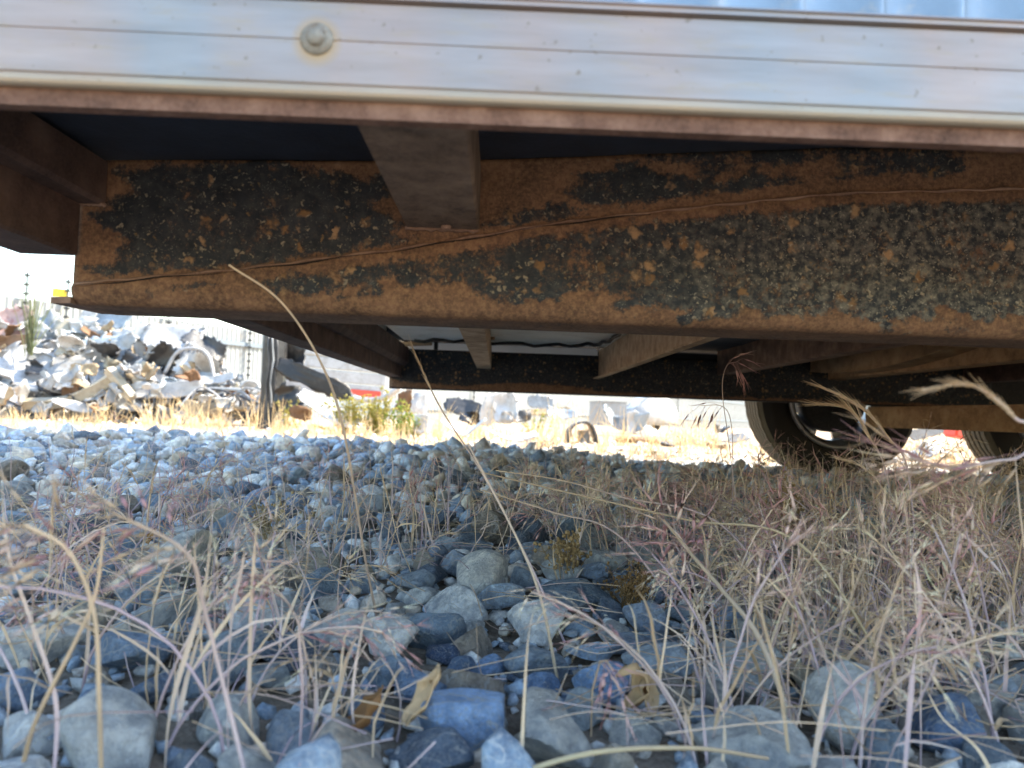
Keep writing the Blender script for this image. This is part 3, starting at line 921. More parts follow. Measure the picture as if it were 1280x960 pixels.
# ------------------------------------------------------------------ dry grass
STRAW = [(.64, .49, .33), (.56, .42, .28), (.72, .58, .42), (.48, .35, .23), (.62, .49, .40)]
PURPLE = [(.46, .36, .40), (.54, .43, .47), (.37, .28, .32), (.58, .48, .50)]
PINK = [(.50, .29, .28), (.56, .36, .33), (.44, .24, .25), (.62, .47, .38)]
def pick(L, j=.12):
    c = np.array(random.choice(L)) * random.uniform(1 - j, 1 + j)
    return np.clip(c, 0, .85)
class GB:
    def __init__(self): self.V = []; self.F = []; self.C = []; self.n = 0
    def _add(self, V, Fc, C):
        self.V.append(V); self.F.append(Fc + self.n); self.C.append(C); self.n += len(V)
    def tube(self, P, r0, r1, c0, c1, sides=4):
        P = np.asarray(P); n = len(P)
        T_ = np.gradient(P, axis=0); T_ /= np.linalg.norm(T_, axis=1)[:, None] + 1e-12
        ref = np.array([.21, .93, .3])
        A_ = np.cross(T_, ref); A_ /= np.linalg.norm(A_, axis=1)[:, None] + 1e-9
        B_ = np.cross(T_, A_)
        t = np.linspace(0, 1, n)
        r = r0 + (r1 - r0) * t
        th = 2 * math.pi * np.arange(sides) / sides
        V = P[:, None] + r[:, None, None] * (np.cos(th)[None, :, None] * A_[:, None] + np.sin(th)[None, :, None] * B_[:, None])
        idx = np.arange(n * sides).reshape(n, sides)
        a = idx[:-1]; b_ = np.roll(idx, -1, 1)[:-1]; c = np.roll(idx, -1, 1)[1:]; d = idx[1:]
        Fc = np.concatenate([np.stack([a, b_, c], -1).reshape(-1, 3), np.stack([a, c, d], -1).reshape(-1, 3)])
        C = (np.asarray(c0)[None] * (1 - t)[:, None] + np.asarray(c1)[None] * t[:, None])
        self._add(V.reshape(-1, 3), Fc, np.repeat(C, sides, 0))
    def blade(self, P, w0, c0, c1, twist=0.):
        """folded leaf blade: a shallow V in section, tapering to a point"""
        P = np.asarray(P); n = len(P)
        T_ = np.gradient(P, axis=0); T_ /= np.linalg.norm(T_, axis=1)[:, None] + 1e-12
        a0 = random.uniform(0, 6.28)
        ang = a0 + np.linspace(0, twist, n)
        U = np.cross(T_, np.array([.1, .2, .97])); U /= np.linalg.norm(U, axis=1)[:, None] + 1e-9
        Wd = np.cross(T_, U)
        S1 = np.cos(ang)[:, None] * U + np.sin(ang)[:, None] * Wd
        N1 = np.cross(T_, S1)
        t = np.linspace(0, 1, n)
        w = w0 * np.clip(1.05 - t ** 2.2, .03, 1) * (.6 + .4 * np.clip(t * 6, 0, 1))
        V = np.stack([P - S1 * w[:, None] * .5, P + N1 * w[:, None] * .22, P + S1 * w[:, None] * .5], 1)
        idx = np.arange(n * 3).reshape(n, 3)
        Fc = []
        for k in (0, 1):
            a, b_, c, d = idx[:-1, k], idx[:-1, k + 1], idx[1:, k + 1], idx[1:, k]
            Fc += [np.stack([a, b_, c], -1), np.stack([a, c, d], -1)]
        C = (np.asarray(c0)[None] * (1 - t)[:, None] + np.asarray(c1)[None] * t[:, None])
        self._add(V.reshape(-1, 3), np.concatenate(Fc), np.repeat(C, 3, 0))
    def spikelet(self, p, d, L, w, col, awn=1.0):
        p = np.asarray(p); d = np.asarray(d, float); d /= np.linalg.norm(d) + 1e-9
        a = np.cross(d, [.3, .2, .93]); a /= np.linalg.norm(a) + 1e-9; b_ = np.cross(d, a)
        q = p + d * L * .35
        V = [p, q + a * w, q + b_ * w * .5, q - a * w, q - b_ * w * .5, p + d * L * .8 + a * w * .25, p + d * L * .8 - a * w * .25, p + d * L]
        Fc = np.array([[0, 1, 2], [0, 2, 3], [0, 3, 4], [0, 4, 1], [1, 5, 2], [2, 5, 6], [2, 6, 3], [3, 6, 4], [4, 6, 5], [4, 5, 1], [5, 7, 6]])
        V = np.array(V)
        tip = np.clip(np.asarray(col) * 1.25, 0, .8)
        C = np.stack([col] * 5 + [tip] * 3)
        self._add(V, Fc, C)
        if awn > 0:
            for k in range(3):
                s_ = p + d * L * random.uniform(.55, .95)
                e = s_ + (d + (a * random.uniform(-.35, .35) + b_ * random.uniform(-.35, .35))) * L * awn * random.uniform(.5, 1)
                self.tube(np.stack([s_, (s_ + e) / 2, e]), w * .10 + .00012, .00006, tip, tip, 3)
    def brome(self, P, n=14, L=.02, spread=.9, pal=PINK, droop=.6):
        """loose drooping head along the points P"""
        P = np.asarray(P)
        for k in range(n):
            i = min(len(P) - 1, int((k + random.random()) / n * len(P)))
            p = P[i]
            tdir = P[min(i + 1, len(P) - 1)] - P[max(i - 1, 0)]; tdir /= np.linalg.norm(tdir) + 1e-9
            side = RNG.normal(size=3); side -= tdir * side.dot(tdir); side /= np.linalg.norm(side)
            out = tdir * .7 + side * spread * random.uniform(.3, 1) + np.array([0, 0, -droop * random.random()])
            out /= np.linalg.norm(out)
            st = L * random.uniform(.2, .9)
            c = pick(pal)
            q = p + out * st
            self.tube(np.stack([p, (p + q) / 2 + side * .001, q]), .00022, .00016, c, c, 3)
            self.spikelet(q, out + np.array([0, 0, -droop * .4]), L * random.uniform(.7, 1.15), L * .085, c)
    def foxtail(self, P, L=.012, n=70, pal=STRAW, thick=.0009):
        """bristly cylinder head along P"""
        P = np.asarray(P)
        self.tube(P, thick, thick * .5, pick(pal), pick(pal), 5)
        for k in range(n):
            i = min(len(P) - 2, int(random.random() * (len(P) - 1)))
            f = random.random()
            p = P[i] * (1 - f) + P[i + 1] * f
            tdir = P[i + 1] - P[i]; tdir /= np.linalg.norm(tdir) + 1e-9
            side = RNG.normal(size=3); side -= tdir * side.dot(tdir); side /= np.linalg.norm(side)
            d = tdir + side * random.uniform(.10, .30)
            d /= np.linalg.norm(d)
            c = pick(pal)
            self.spikelet(p + side * thick * .6, d, L * .5, .0009, c, awn=0)
            e = p + d * L * random.uniform(.9, 1.7)
            self.tube(np.stack([p, (p + e) / 2, e]), .00028, .00008, c, np.clip(c * 1.2, 0, .9), 3)
    def mesh(self, name):
        return mesh_np(name, np.concatenate(self.V), np.concatenate(self.F), np.concatenate(self.C))

def stem_curve(base, L, lean, az, bend, n=7, wob=.06):
    """curved stem from base"""
    t = np.linspace(0, 1, n)
    d = np.array([math.cos(az), math.sin(az), 0])
    ang = lean + bend * t
    step = L / (n - 1)
    P = [np.array(base, float)]
    for k in range(n - 1):
        P.append(P[-1] + step * (d * math.sin(ang[k]) + np.array([0, 0, math.cos(ang[k])])) + RNG.normal(size=3) * step * wob)
    return np.array(P)

def ground_pt(x, y, dz=0): return np.array([x, y, gh(x, y) + dz])

# ---- the mass of dry grass between the stones: nobody could count it
G = GB()
def tuft(x, y, n, h, spread=.02, head=.15, leanmax=.9, purple=.5, thick=1.0, blades=.4, hl=.016):
    for _ in range(n):
        bx, by = x + random.gauss(0, spread), y + random.gauss(0, spread)
        base = ground_pt(bx, by, .002)
        L = h * random.uniform(.45, 1.1)
        az = random.uniform(0, 6.28)
        lean = abs(random.gauss(.0, leanmax * .5)); bend = random.gauss(.35, .75)
        P = stem_curve(base, L, lean, az, bend)
        c0 = pick(PURPLE if random.random() < purple else STRAW); c1 = pick(STRAW if random.random() < .75 else PURPLE)
        if random.random() < blades:
            G.blade(P, random.uniform(.001, .0027) * thick, c0, c1, random.uniform(-2, 2))
        else:
            G.tube(P, random.uniform(.0004, .0008) * thick, .0003 * thick, c0, c1, 4)
            if random.random() < head:
                if random.random() < .6: G.brome(P[-3:], random.randint(6, 13), hl * random.uniform(.7, 1.1), .8, PINK if random.random() < .5 else STRAW)
                else: G.foxtail(P[-3:], .006, 22)
        # sheath leaf
        if random.random() < .3:
            i = random.randint(1, 3)
            Q = stem_curve(P[i], L * random.uniform(.3, .6), lean + random.uniform(.3, .9), az + random.uniform(-1, 1), random.uniform(.2, 1.2), 5)
            G.blade(Q, random.uniform(.0012, .0024) * thick, c1, pick(STRAW), random.uniform(-2, 2))
def litter(x, y, n, spread):
    """fallen straws lying on the stones"""
    for _ in range(n):
        bx, by = x + random.gauss(0, spread), y + random.gauss(0, spread)
        L = random.uniform(.03, .12); az = random.uniform(0, 6.28)
        p = ground_pt(bx, by, random.uniform(.018, .034))
        e = ground_pt(bx + L * math.cos(az), by + L * math.sin(az) * .6, random.uniform(.015, .045))
        m_ = (p + e) / 2 + RNG.normal(size=3) * L * .08
        G.tube(catmull([p, m_, e], 3), .0005, .0003, pick(STRAW + PURPLE), pick(STRAW), 3)
# sparse everywhere
for _ in range(300):
    y = .42 + 2.2 * random.random() ** .8
    x = random.uniform(-.78 * y - .1, .78 * y + .1)
    q = project(ground_pt(x, y))
    if q and 380 < q[0] < 880 and q[1] > 740: continue
    dens = 1 if x < .1 else 2
    if y > 1.5 and x < -.1: dens *= .45
    tuft(x, y, int(random.randint(2, 5) * dens) + 1, random.uniform(.05, .13) * (1.1 if x > .25 * y else .85), .018, .34)
# clump places read off the photograph: px, py of the base, stems, height in m, spread
for px, py, n, h, sp, hd in [(470, 720, 60, .12, .045, .05), (520, 690, 40, .12, .04, .08), (440, 660, 30, .12, .05, .08), (330, 700, 36, .10, .05, .1), (230, 690, 40, .11, .07, .1), (180, 660, 36, .12, .08, .12), (90, 660, 30, .12, .07, .12),
                             (640, 660, 40, .10, .06, .25), (720, 670, 56, .10, .06, .45), (800, 690, 60, .10, .06, .55), (880, 690, 60, .11, .06, .5), (960, 690, 60, .12, .06, .4), (1040, 700, 60, .13, .06, .35), (1130, 700, 60, .13, .07, .35), (1220, 700, 60, .13, .07, .4),
                             (950, 770, 60, .10, .035, .2), (1010, 800, 60, .10, .035, .15), (1080, 800, 70, .11, .035, .15), (1150, 800, 60, .11, .04, .2), (1220, 800, 50, .11, .04, .25), (1000, 860, 45, .09, .025, .05), (1100, 880, 40, .09, .03, .05), (1180, 870, 34, .09, .03, .1), (900, 760, 30, .08, .03, .25),
                             (560, 620, 40, .12, .07, .15), (680, 620, 46, .10, .09, .3), (780, 625, 56, .10, .10, .3), (880, 640, 56, .11, .10, .3), (1000, 650, 56, .12, .10, .3), (1120, 655, 56, .12, .10, .3), (1230, 650, 50, .12, .10, .3),
                             (60, 760, 18, .11, .04, .1), (400, 960, 16, .09, .03, 0), (330, 930, 14, .1, .03, 0), (900, 950, 16, .1, .03, 0), (990, 950, 22, .1, .03, 0)]:
    p = gp(px, py)
    tuft(p.x, p.y, int(n * .62), h, sp, min(.8, hd * 1.5 + .15), thick=1.15, purple=.7, leanmax=.7)
feather_px = []
def feather(px, py, h, pal, n=18, L=.018):
    p = gp(px, py)
    az = random.uniform(0, 6.28); P = stem_curve(ground_pt(p.x, p.y, .002), h, abs(random.gauss(0, .25)), az, random.uniform(.3, 1.5), 10, .03)
    G.tube(P, .001, .0005, pick(PURPLE), pick(PURPLE + STRAW), 5)
    G.brome(P[-4:], n, L, .75, pal, random.uniform(.1, .9))
    for _ in range(2):
        i = random.randint(1, 4)
        G.blade(stem_curve(P[i], h * random.uniform(.3, .6), random.uniform(.2, .8), random.uniform(0, 6.28), random.uniform(.2, 1.3), 6), random.uniform(.0013, .0026), pick(STRAW + PURPLE), pick(STRAW), random.uniform(-2, 2))
for _ in range(9): feather_px.append((random.uniform(-20, 420), random.uniform(880, 985), random.uniform(.10, .15)))
for _ in range(13): feather_px.append((random.uniform(860, 1300), random.uniform(880, 985), random.uniform(.10, .16)))
LIGHT = [(.66, .54, .40), (.72, .60, .48), (.60, .44, .38)]
for a_, b_, h_ in feather_px: feather(a_, b_, h_, random.choice((PINK, LIGHT, LIGHT)), random.randint(10, 18), random.uniform(.010, .016))
for _ in range(46): feather(random.uniform(830, 1300), random.uniform(690, 880), random.uniform(.07, .14), random.choice((PINK, STRAW, LIGHT, LIGHT)), random.randint(10, 22), random.uniform(.011, .018))
for _ in range(20): feather(random.uniform(-20, 360), random.uniform(650, 860), random.uniform(.06, .13), random.choice((PINK, STRAW, LIGHT, LIGHT)), random.randint(10, 20), random.uniform(.010, .016))
for _ in range(26): feather(random.uniform(660, 920), random.uniform(640, 720), random.uniform(.06, .11), random.choice((PINK, PINK, LIGHT)), random.randint(12, 24), random.uniform(.013, .02))
for _ in range(20): feather(random.uniform(1000, 1290), random.uniform(640, 700), random.uniform(.12, .2), random.choice((STRAW, LIGHT)), random.randint(8, 16), random.uniform(.012, .018))
for px, py, n, h, sp in [(90, 860, 9, .12, .03), (250, 850, 8, .11, .03), (20, 700, 30, .13, .05), (330, 820, 7, .10, .03), (160, 760, 14, .11, .04), (1240, 640, 50, .16, .08), (1120, 640, 40, .15, .07), (1270, 760, 50, .13, .04), (1180, 760, 50, .12, .04), (1080, 740, 50, .12, .04)]:
    p = gp(px, py); tuft(p.x, p.y, n, h, sp, .35)
for _ in range(150):
    y = .38 + 2.1 * random.random()
    xl = random.uniform(-.7 * y, .75 * y)
    ql = project(ground_pt(xl, y))
    if ql and 380 < ql[0] < 900 and ql[1] > 740 and random.random() < .75: continue
    litter(xl, y, 5, .06)
for px, py, n in [(600, 790, 10), (860, 740, 40), (960, 860, 40), (1100, 920, 30), (1220, 930, 30), (320, 760, 24), (150, 790, 24), (820, 930, 16), (420, 930, 24)]:
    p = gp(px, py); litter(p.x, p.y, n, .045)
setp(link('dry_grass', G.mesh('dry_grass'), MAT['grass']), 'dry straw and purple grass growing between the stones', 'grass', kind='stuff')

# ---- single stalks one can point at
def stalk(label, pts, r=.0011, head=None, hn=16, hl=.018, pal=None, col=None, part=.35, blade=0, spread=.9, droop=.6, grp=None):
    """pts: (px, py, depth) from base to tip; the first point is put on the ground"""
    w0 = [W(*p) for p in pts]
    b0 = w0[0]; w0[0] = Vector((b0.x, b0.y, gh(b0.x, b0.y) + .002)) if abs(b0.z - gh(b0.x, b0.y)) < .12 else b0
    P = catmull([tuple(p) for p in w0], 8)
    root = setp(empty('grass_stalk', tuple(w0[0])), label, 'grass', grp or 'dry grass stalks standing in front of the trailer')
    c0 = pick(PURPLE) if col is None else np.array(col); c1 = pick(STRAW)
    g = GB()
    if blade: g.blade(P, blade * .72, c0, c1, .8)
    else: g.tube(P, r, r * .55, c0, c1, 6)
    link('stem', g.mesh('stem'), MAT['grass'], root)
    if head:
        k = int(len(P) * (1 - part))
        h = GB()
        if head == 'brome': h.brome(P[k:], hn, hl, spread, pal or PINK, droop)
        else: h.foxtail(P[k:], hl, hn, pal or STRAW)
        link('seed_head', h.mesh('seed_head'), MAT['grass'], root)
    return root
stalk('long bare straw arching up in front of the main beam', [(472, 790, .62), (455, 690, .58), (430, 540, .53), (402, 455, .50), (352, 378, .475), (286, 331, .46)], .0012, col=(.44, .33, .27))
stalk('leaning stalk with a narrow seed spike in front of the far beam', [(706, 800, .60), (660, 700, .62), (602, 590, .66), (548, 505, .70), (513, 428, .74)], .0011, 'fox', 34, .007, part=.2)
stalk('thick curved stem carrying a drooping pink seed head over the pebbles', [(1000, 930, .42), (950, 800, .45), (905, 740, .48), (862, 690, .52), (830, 650, .55)], .0019, 'brome', 30, .022, part=.30, spread=1.3, col=(.5, .42, .34))
stalk('bristly arching grass ear in front of the tyre rim', [(1122, 650, .80), (1110, 600, .80), (1086, 545, .80), (1062, 512, .80), (1024, 505, .80)], .0011, 'fox', 130, .016, part=.62)
stalk('tall bristly grass ear leaning across the tyre and axle', [(1150, 650, .72), (1135, 590, .72), (1108, 545, .72), (1075, 508, .72), (1024, 482, .72)], .0011, 'fox', 110, .013, part=.6)
stalk('short curved grass ear at the foot of the tyre', [(1120, 660, .85), (1105, 620, .85), (1080, 585, .85), (1045, 572, .85)], .0010, 'fox', 60, .010, part=.6)
stalk('big blurred bristly ear hanging in front of the axle', [(1360, 720, .34), (1310, 585, .33), (1268, 522, .33), (1215, 482, .33), (1152, 488, .33)], .0010, 'fox', 80, .008, [(.40, .28, .17), (.46, .34, .22)], part=.5)
stalk('blurred pinkish brush of grass below the axle', [(1400, 700, .36), (1330, 590, .36), (1262, 575, .36), (1190, 585, .36), (1135, 570, .36)], .001, 'brome', 30, .018, PINK + STRAW, part=.6, spread=.5, droop=.1)
stalk('thin stalk with drooping spikelets dangling in front of the dark far beam', [(930, 650, .95), (912, 560, .95), (903, 490, .95), (908, 458, .95), (922, 452, .95)], .0006, 'brome', 9, .020, part=.24, spread=.5, droop=1.6)
stalk('thin stalk with dark drooping spikelets in front of the grey wall', [(915, 650, .9), (916, 590, .9), (914, 530, .9), (903, 508, .9), (874, 507, .9)], .0006, 'brome', 8, .018, [(.28, .16, .17), (.34, .2, .2)], part=.3, spread=.4, droop=1.2)
stalk('pale spikelet cluster blowing sideways in the right hand grass', [(1330, 960, .40), (1290, 840, .41), (1255, 790, .42), (1215, 770, .43), (1180, 755, .44)], .0011, 'brome', 22, .018, PINK + STRAW, part=.35, spread=.8, droop=.1)
stalk('purple straw lying nearly flat above the gravel', [(1010, 700, .62), (900, 655, .66), (780, 622, .7), (700, 600, .74), (620, 588, .78)], .0012, col=(.40, .30, .33))
stalk('yellowish straw lying nearly flat across the grass', [(1130, 720, .50), (1000, 680, .52), (860, 650, .55), (720, 618, .58), (600, 590, .62)], .0011, col=(.52, .43, .28))
stalk('second flat purple straw lower across the grass', [(900, 700, .55), (780, 675, .58), (690, 640, .62), (600, 612, .66)], .001, col=(.38, .29, .33))
stalk('upright straw leaning left over the white pebble', [(700, 830, .50), (675, 745, .50), (640, 660, .52), (585, 555, .55)], .0012, col=(.5, .40, .28))
fg = 'blurred grass stems close in front of the stones'
STEM_I = [0]
STEM_LABELS = ['blurred straw stem bending far over with a ragged head', 'blurred purplish stem curving over with a ragged pinkish head', 'broad blurred straw blade rising past the flat pale stone',
               'blurred purplish blade hooked at its tip', 'blurred straw blade standing straight beside the hooked one', 'narrow blurred purplish blade in front of the white pebble',
               'blurred purplish blade swept back at the heap side', 'thin bare blurred straw stem crossing the bent ones', 'single short straw blade standing before the white pebble group',
               'tall broad purplish blade in the thick grass below the axle', 'tall straw blade leaning towards the tyres from the thick grass', 'broad purplish blade leaning away from the tyres',
               'short wide straw blade in front of the big round pebble', 'thick curved straw blade lying over the dark blue stone', 'narrow straw blade at the thick grass edge under the axle',
               'narrow purplish blade beside the torn leaf', 'narrow straw blade bent over the big pale pebble']
for pts, bl, hd in [([(128, 985, .33), (124, 880, .31), (118, 770, .30), (86, 690, .29), (30, 655, .28)], 0, 'brome'),
                    ([(318, 985, .33), (280, 860, .32), (255, 760, .31), (232, 690, .30), (140, 640, .30)], 0, 'brome'),
                    ([(205, 985, .35), (215, 880, .34), (250, 760, .34), (262, 690, .34), (266, 610, .34)], .0042, None),
                    ([(285, 985, .36), (284, 880, .36), (290, 770, .36), (305, 690, .36), (292, 650, .36)], .0032, None),
                    ([(318, 985, .38), (312, 880, .38), (314, 760, .38), (318, 690, .38), (322, 655, .38)], .003, None),
                    ([(372, 985, .36), (378, 860, .36), (374, 780, .36), (384, 700, .36), (386, 620, .36)], .0026, None),
                    ([(66, 985, .33), (70, 880, .33), (40, 780, .33), (10, 690, .33), (2, 600, .33)], .0026, None),
                    ([(24, 985, .34), (45, 900, .33), (95, 800, .33), (120, 740, .33), (130, 660, .33)], 0, None),
                    ([(650, 990, .36), (654, 900, .36), (660, 800, .36), (668, 760, .36)], .003, None),
                    ([(1128, 990, .35), (1140, 850, .35), (1150, 750, .36), (1135, 660, .37), (1128, 610, .37)], .0034, None),
                    ([(1010, 990, .35), (1030, 880, .35), (1060, 760, .36), (1100, 650, .37), (1108, 600, .37)], .0036, None),
                    ([(1060, 990, .36), (1042, 860, .36), (1010, 760, .36), (985, 700, .36)], .0032, None),
                    ([(990, 990, .37), (975, 860, .37), (955, 780, .37), (950, 745, .37)], .0036, None),
                    ([(1255, 990, .35), (1225, 940, .36), (1180, 900, .37), (1158, 862, .38)], .0044, None),
                    ([(1300, 900, .4), (1290, 760, .4), (1275, 640, .4), (1268, 560, .4)], .0024, None),
                    ([(450, 985, .38), (440, 880, .38), (452, 790, .38), (470, 720, .38)], .0024, None),
                    ([(900, 990, .37), (905, 900, .37), (880, 830, .38), (868, 740, .39)], .0024, None)]:
    i_ = STEM_I[0]; STEM_I[0] += 1
    lab = STEM_LABELS[i_]
    stalk(lab, pts, .0011 if hd else .0012, hd, 22, .017, PINK + STRAW, part=.3, blade=bl, grp=fg, col=tuple(pick(PURPLE)) if 'purplish' in lab else tuple(pick(STRAW)))
# straw lying across the bottom of the view
stalk('pale straw lying across the nearest stones', [(560, 975, .345), (720, 945, .35), (860, 935, .355), (960, 948, .36)], .0016, col=(.55, .46, .28))

# ---- dried bushy weed with round buds, moss, curled leaves
def weed(name, label, px, py, h, n, budr, col, depth=None, spread=.5, cat='weed'):
    p = gp(px, py) if depth is None else Vector((W(px, py, depth).x, depth, 0))
    base = ground_pt(p.x, p.y, .001)
    root = setp(empty(name, tuple(base)), label, cat)
    st, bd = GB(), GB()
    iv, if_ = ico(1)
    for _ in range(n):
        P = stem_curve(base + RNG.normal(size=3) * np.array([.006, .006, 0]), h * random.uniform(.55, 1), abs(random.gauss(0, spread)), random.uniform(0, 6.28), random.gauss(0, .3), 7)
        st.tube(P, .0007, .0004, pick([col]), pick([col]), 4)
        for k in range(9):
            i = random.randint(3, 6)
            d = RNG.normal(size=3); d[2] = abs(d[2]); d /= np.linalg.norm(d)
            e = P[i] + d * random.uniform(.004, .014)
            st.tube(np.stack([P[i], (P[i] + e) / 2, e]), .0003, .0002, pick([col]), pick([col]), 3)
            s_ = budr * random.uniform(.6, 1.2)
            bd._add(iv * np.array([s_, s_, s_ * 1.2]) * (1 + .15 * RNG.normal(size=(len(iv), 1))) + e, if_, np.repeat(pick([col])[None], len(iv), 0))
    link('stems', st.mesh('stems'), MAT['grass'], root)
    setp(link('buds', bd.mesh('buds'), MAT['leaf'], root), kind='stuff')
weed('dried_weed', 'dried brown weed with round buds before the tyre', 985, 690, .125, 26, .0021, (.40, .29, .15), spread=.35)
weed('dried_weed', 'low dried ochre weed beside a bluish pebble', 712, 735, .055, 16, .002, (.36, .25, .12), spread=.5)
weed('moss_clump', 'golden brown moss clump lying on pebbles', 785, 770, .045, 34, .0013, (.27, .165, .07), spread=1.0, cat='moss')
weed('dried_weed', 'small dried weed at the left among the stones', 330, 690, .07, 14, .0018, (.40, .31, .17), spread=.5)
def curled_leaf(label, px, py, L, wd, curl, yaw, col, lift=.03, pitch=.3):
    p = gp(px, py)
    nu, nv = 18, 8
    V = []
    for i in range(nu):
        u = i / (nu - 1)
        wv = wd * math.sin(math.pi * min(1, u * .93 + .05)) ** .7
        a = curl * (u - .1)
        x = L * (math.sin(a) / max(curl, .01)); z = L * ((1 - math.cos(a)) / max(curl, .01))
        for j in range(nv):
            v = j / (nv - 1) * 2 - 1
            cup = .35 * wv * v * v
            V.append((x - cup * math.sin(a) + .0012 * math.sin(u * 19 + v * 4), v * wv * .5 + .001 * math.sin(u * 13), z + cup * math.cos(a) + .0012 * math.sin(v * 7 + u * 11)))
    V = np.array(V) @ rot_np(0, -pitch, yaw).T + np.array([p.x, p.y, p.z + lift])
    idx = np.arange(nu * nv).reshape(nu, nv)
    Fq = np.stack([idx[:-1, :-1], idx[:-1, 1:], idx[1:, 1:], idx[1:, :-1]], -1).reshape(-1, 4)
    me = mesh_np('curled_leaf', V, Fq, np.repeat(np.array(col)[None], len(V), 0))
    o = setp(link('curled_leaf', me, MAT['leaf']), label, 'leaf')
    s_ = o.modifiers.new('t', 'SOLIDIFY'); s_.thickness = .0005
    return o
curled_leaf('tan dead leaf curled into a loop on the pebbles', 790, 925, .055, .016, 4.3, .5, (.52, .36, .20), .016, .2)
curled_leaf('short tan dead leaf leaning beside the curled loop', 812, 925, .03, .014, 1.2, 2.2, (.48, .34, .2), .014, .9)
curled_leaf('torn straw coloured leaf pointing up from a blue stone', 512, 955, .034, .013, .9, .75, (.60, .43, .25), .02, .55)
curled_leaf('small orange brown leaf stuck on a grey stone', 185, 700, .02, .009, 1.0, 1.4, (.42, .22, .06), .02, .8)
curled_leaf('brown crumpled leaf low among the dark stones', 430, 955, .035, .02, 1.6, .2, (.26, .14, .06), .014, .2)

# ------------------------------------------------------------------ boundary wall and electric fence far behind
MAT['sheet'] = m_plain('pale_wall_sheet', (.25, .275, .285), .7, 0, .12, 1.5, dirt=(.22, .21, .19))
MAT['sheet_rail'] = m_plain('grey_blue_wall_rail', (.14, .18, .22), .6, 0, .1, 2)
MAT['pole'] = m_plain('grey_fence_pole', (.10, .12, .13), .6, .3, .2, 6)
MAT['insul'] = m_plain('black_insulator', (.02, .02, .022), .5, 0, .2, 30)
MAT['yellow'] = m_plain('yellow_sign', (.75, .55, .03), .5, 0, .1, 9)
wa = Vector((-11, 15, 0)); wb = Vector((13, 52, 0))
wd_ = (wb - wa).normalized(); wn = Vector((wd_.y, -wd_.x, 0))          # towards the camera side
wlen = (wb - wa).length
wyaw = math.atan2(wd_.y, wd_.x)
wz = -.7
wall = setp(empty('boundary_wall', (wa.x, wa.y, wz)), 'long pale sheet wall with grey rails behind the scrap heap', 'wall')
wall.rotation_euler.z = wyaw
PAN = 2.44
def sheet_mesh():
    n = 16; b = MB()
    V = []; xs_ = []
    for k in range(n):
        x = PAN * .995 / n * k; p_ = PAN * .995 / n
        xs_ += [(x, 0), (x + p_ * .62, 0), (x + p_ * .70, -.022), (x + p_ * .92, -.022)]
    xs_.append((PAN * .995, 0))
    m = len(xs_)
    for z in (0, 3.05):
        V += [(a, c, z) for a, c in xs_]
    return mesh_np('wall_sheet', np.array(V), np.array([(i, i + 1, m + i + 1, m + i) for i in range(m - 1)]), smooth=False)
me_sheet = sheet_mesh(); me_sheet.materials.append(MAT['sheet'])
me_wrail = MB().box(0, PAN * .996, -.075, -.025, -.06, .06).mesh('wall_rail'); me_wrail.materials.append(MAT['sheet_rail'])
def child(name, me, par, loc):
    o = bpy.data.objects.new(name, me); COL.objects.link(o); o.parent = par; o.location = loc
    return o
for k in range(-4, 27):
    x = k * PAN
    child('wall_sheet', me_sheet, wall, (x, 0, 0))
    for z in (1.0, 2.62): child('wall_rail', me_wrail, wall, (x, 0, z))
me_pole = MB().tube([(0, 0, 0), (0, 0, 3.62)], .02, 6).mesh('pole'); me_pole.materials.append(MAT['pole'])
me_ins = MB().box(-.045, .045, -.045, .045, -.022, .022).mesh('insulator'); me_ins.materials.append(MAT['insul'])
def wall_t(px):
    d = ray(px, 480)
    # intersect the vertical plane of the wall
    den = d.x * wn.x + d.y * wn.y
    t = (wa.x * wn.x + wa.y * wn.y) / den
    return Vector((d.x * t, d.y * t, 0))
for i, px in enumerate((22, 74, 203, 306, 590, 846)):
    p = wall_t(px) + wn * .13
    o = setp(empty('fence_pole', (p.x, p.y, wz)), 'electric fence pole with black insulators fixed along the pale wall', 'pole', 'electric fence poles')
    child('post', me_pole, o, (0, 0, 0))
    for k in range(16): child('insulator', me_ins, o, (.0, 0, .55 + k * .2))
    o.rotation_euler.y = 0
    if px == 74:
        s_ = MB().box(-.16, .16, -.012, .0, -.1, .1).build('warning_sign', MAT['yellow'])
        s_.location = (p.x - .13, p.y - .05, wz + 3.28)
        setp(s_, 'small yellow warning plate on the electric fence', 'sign')
        s_.rotation_euler.z = .5

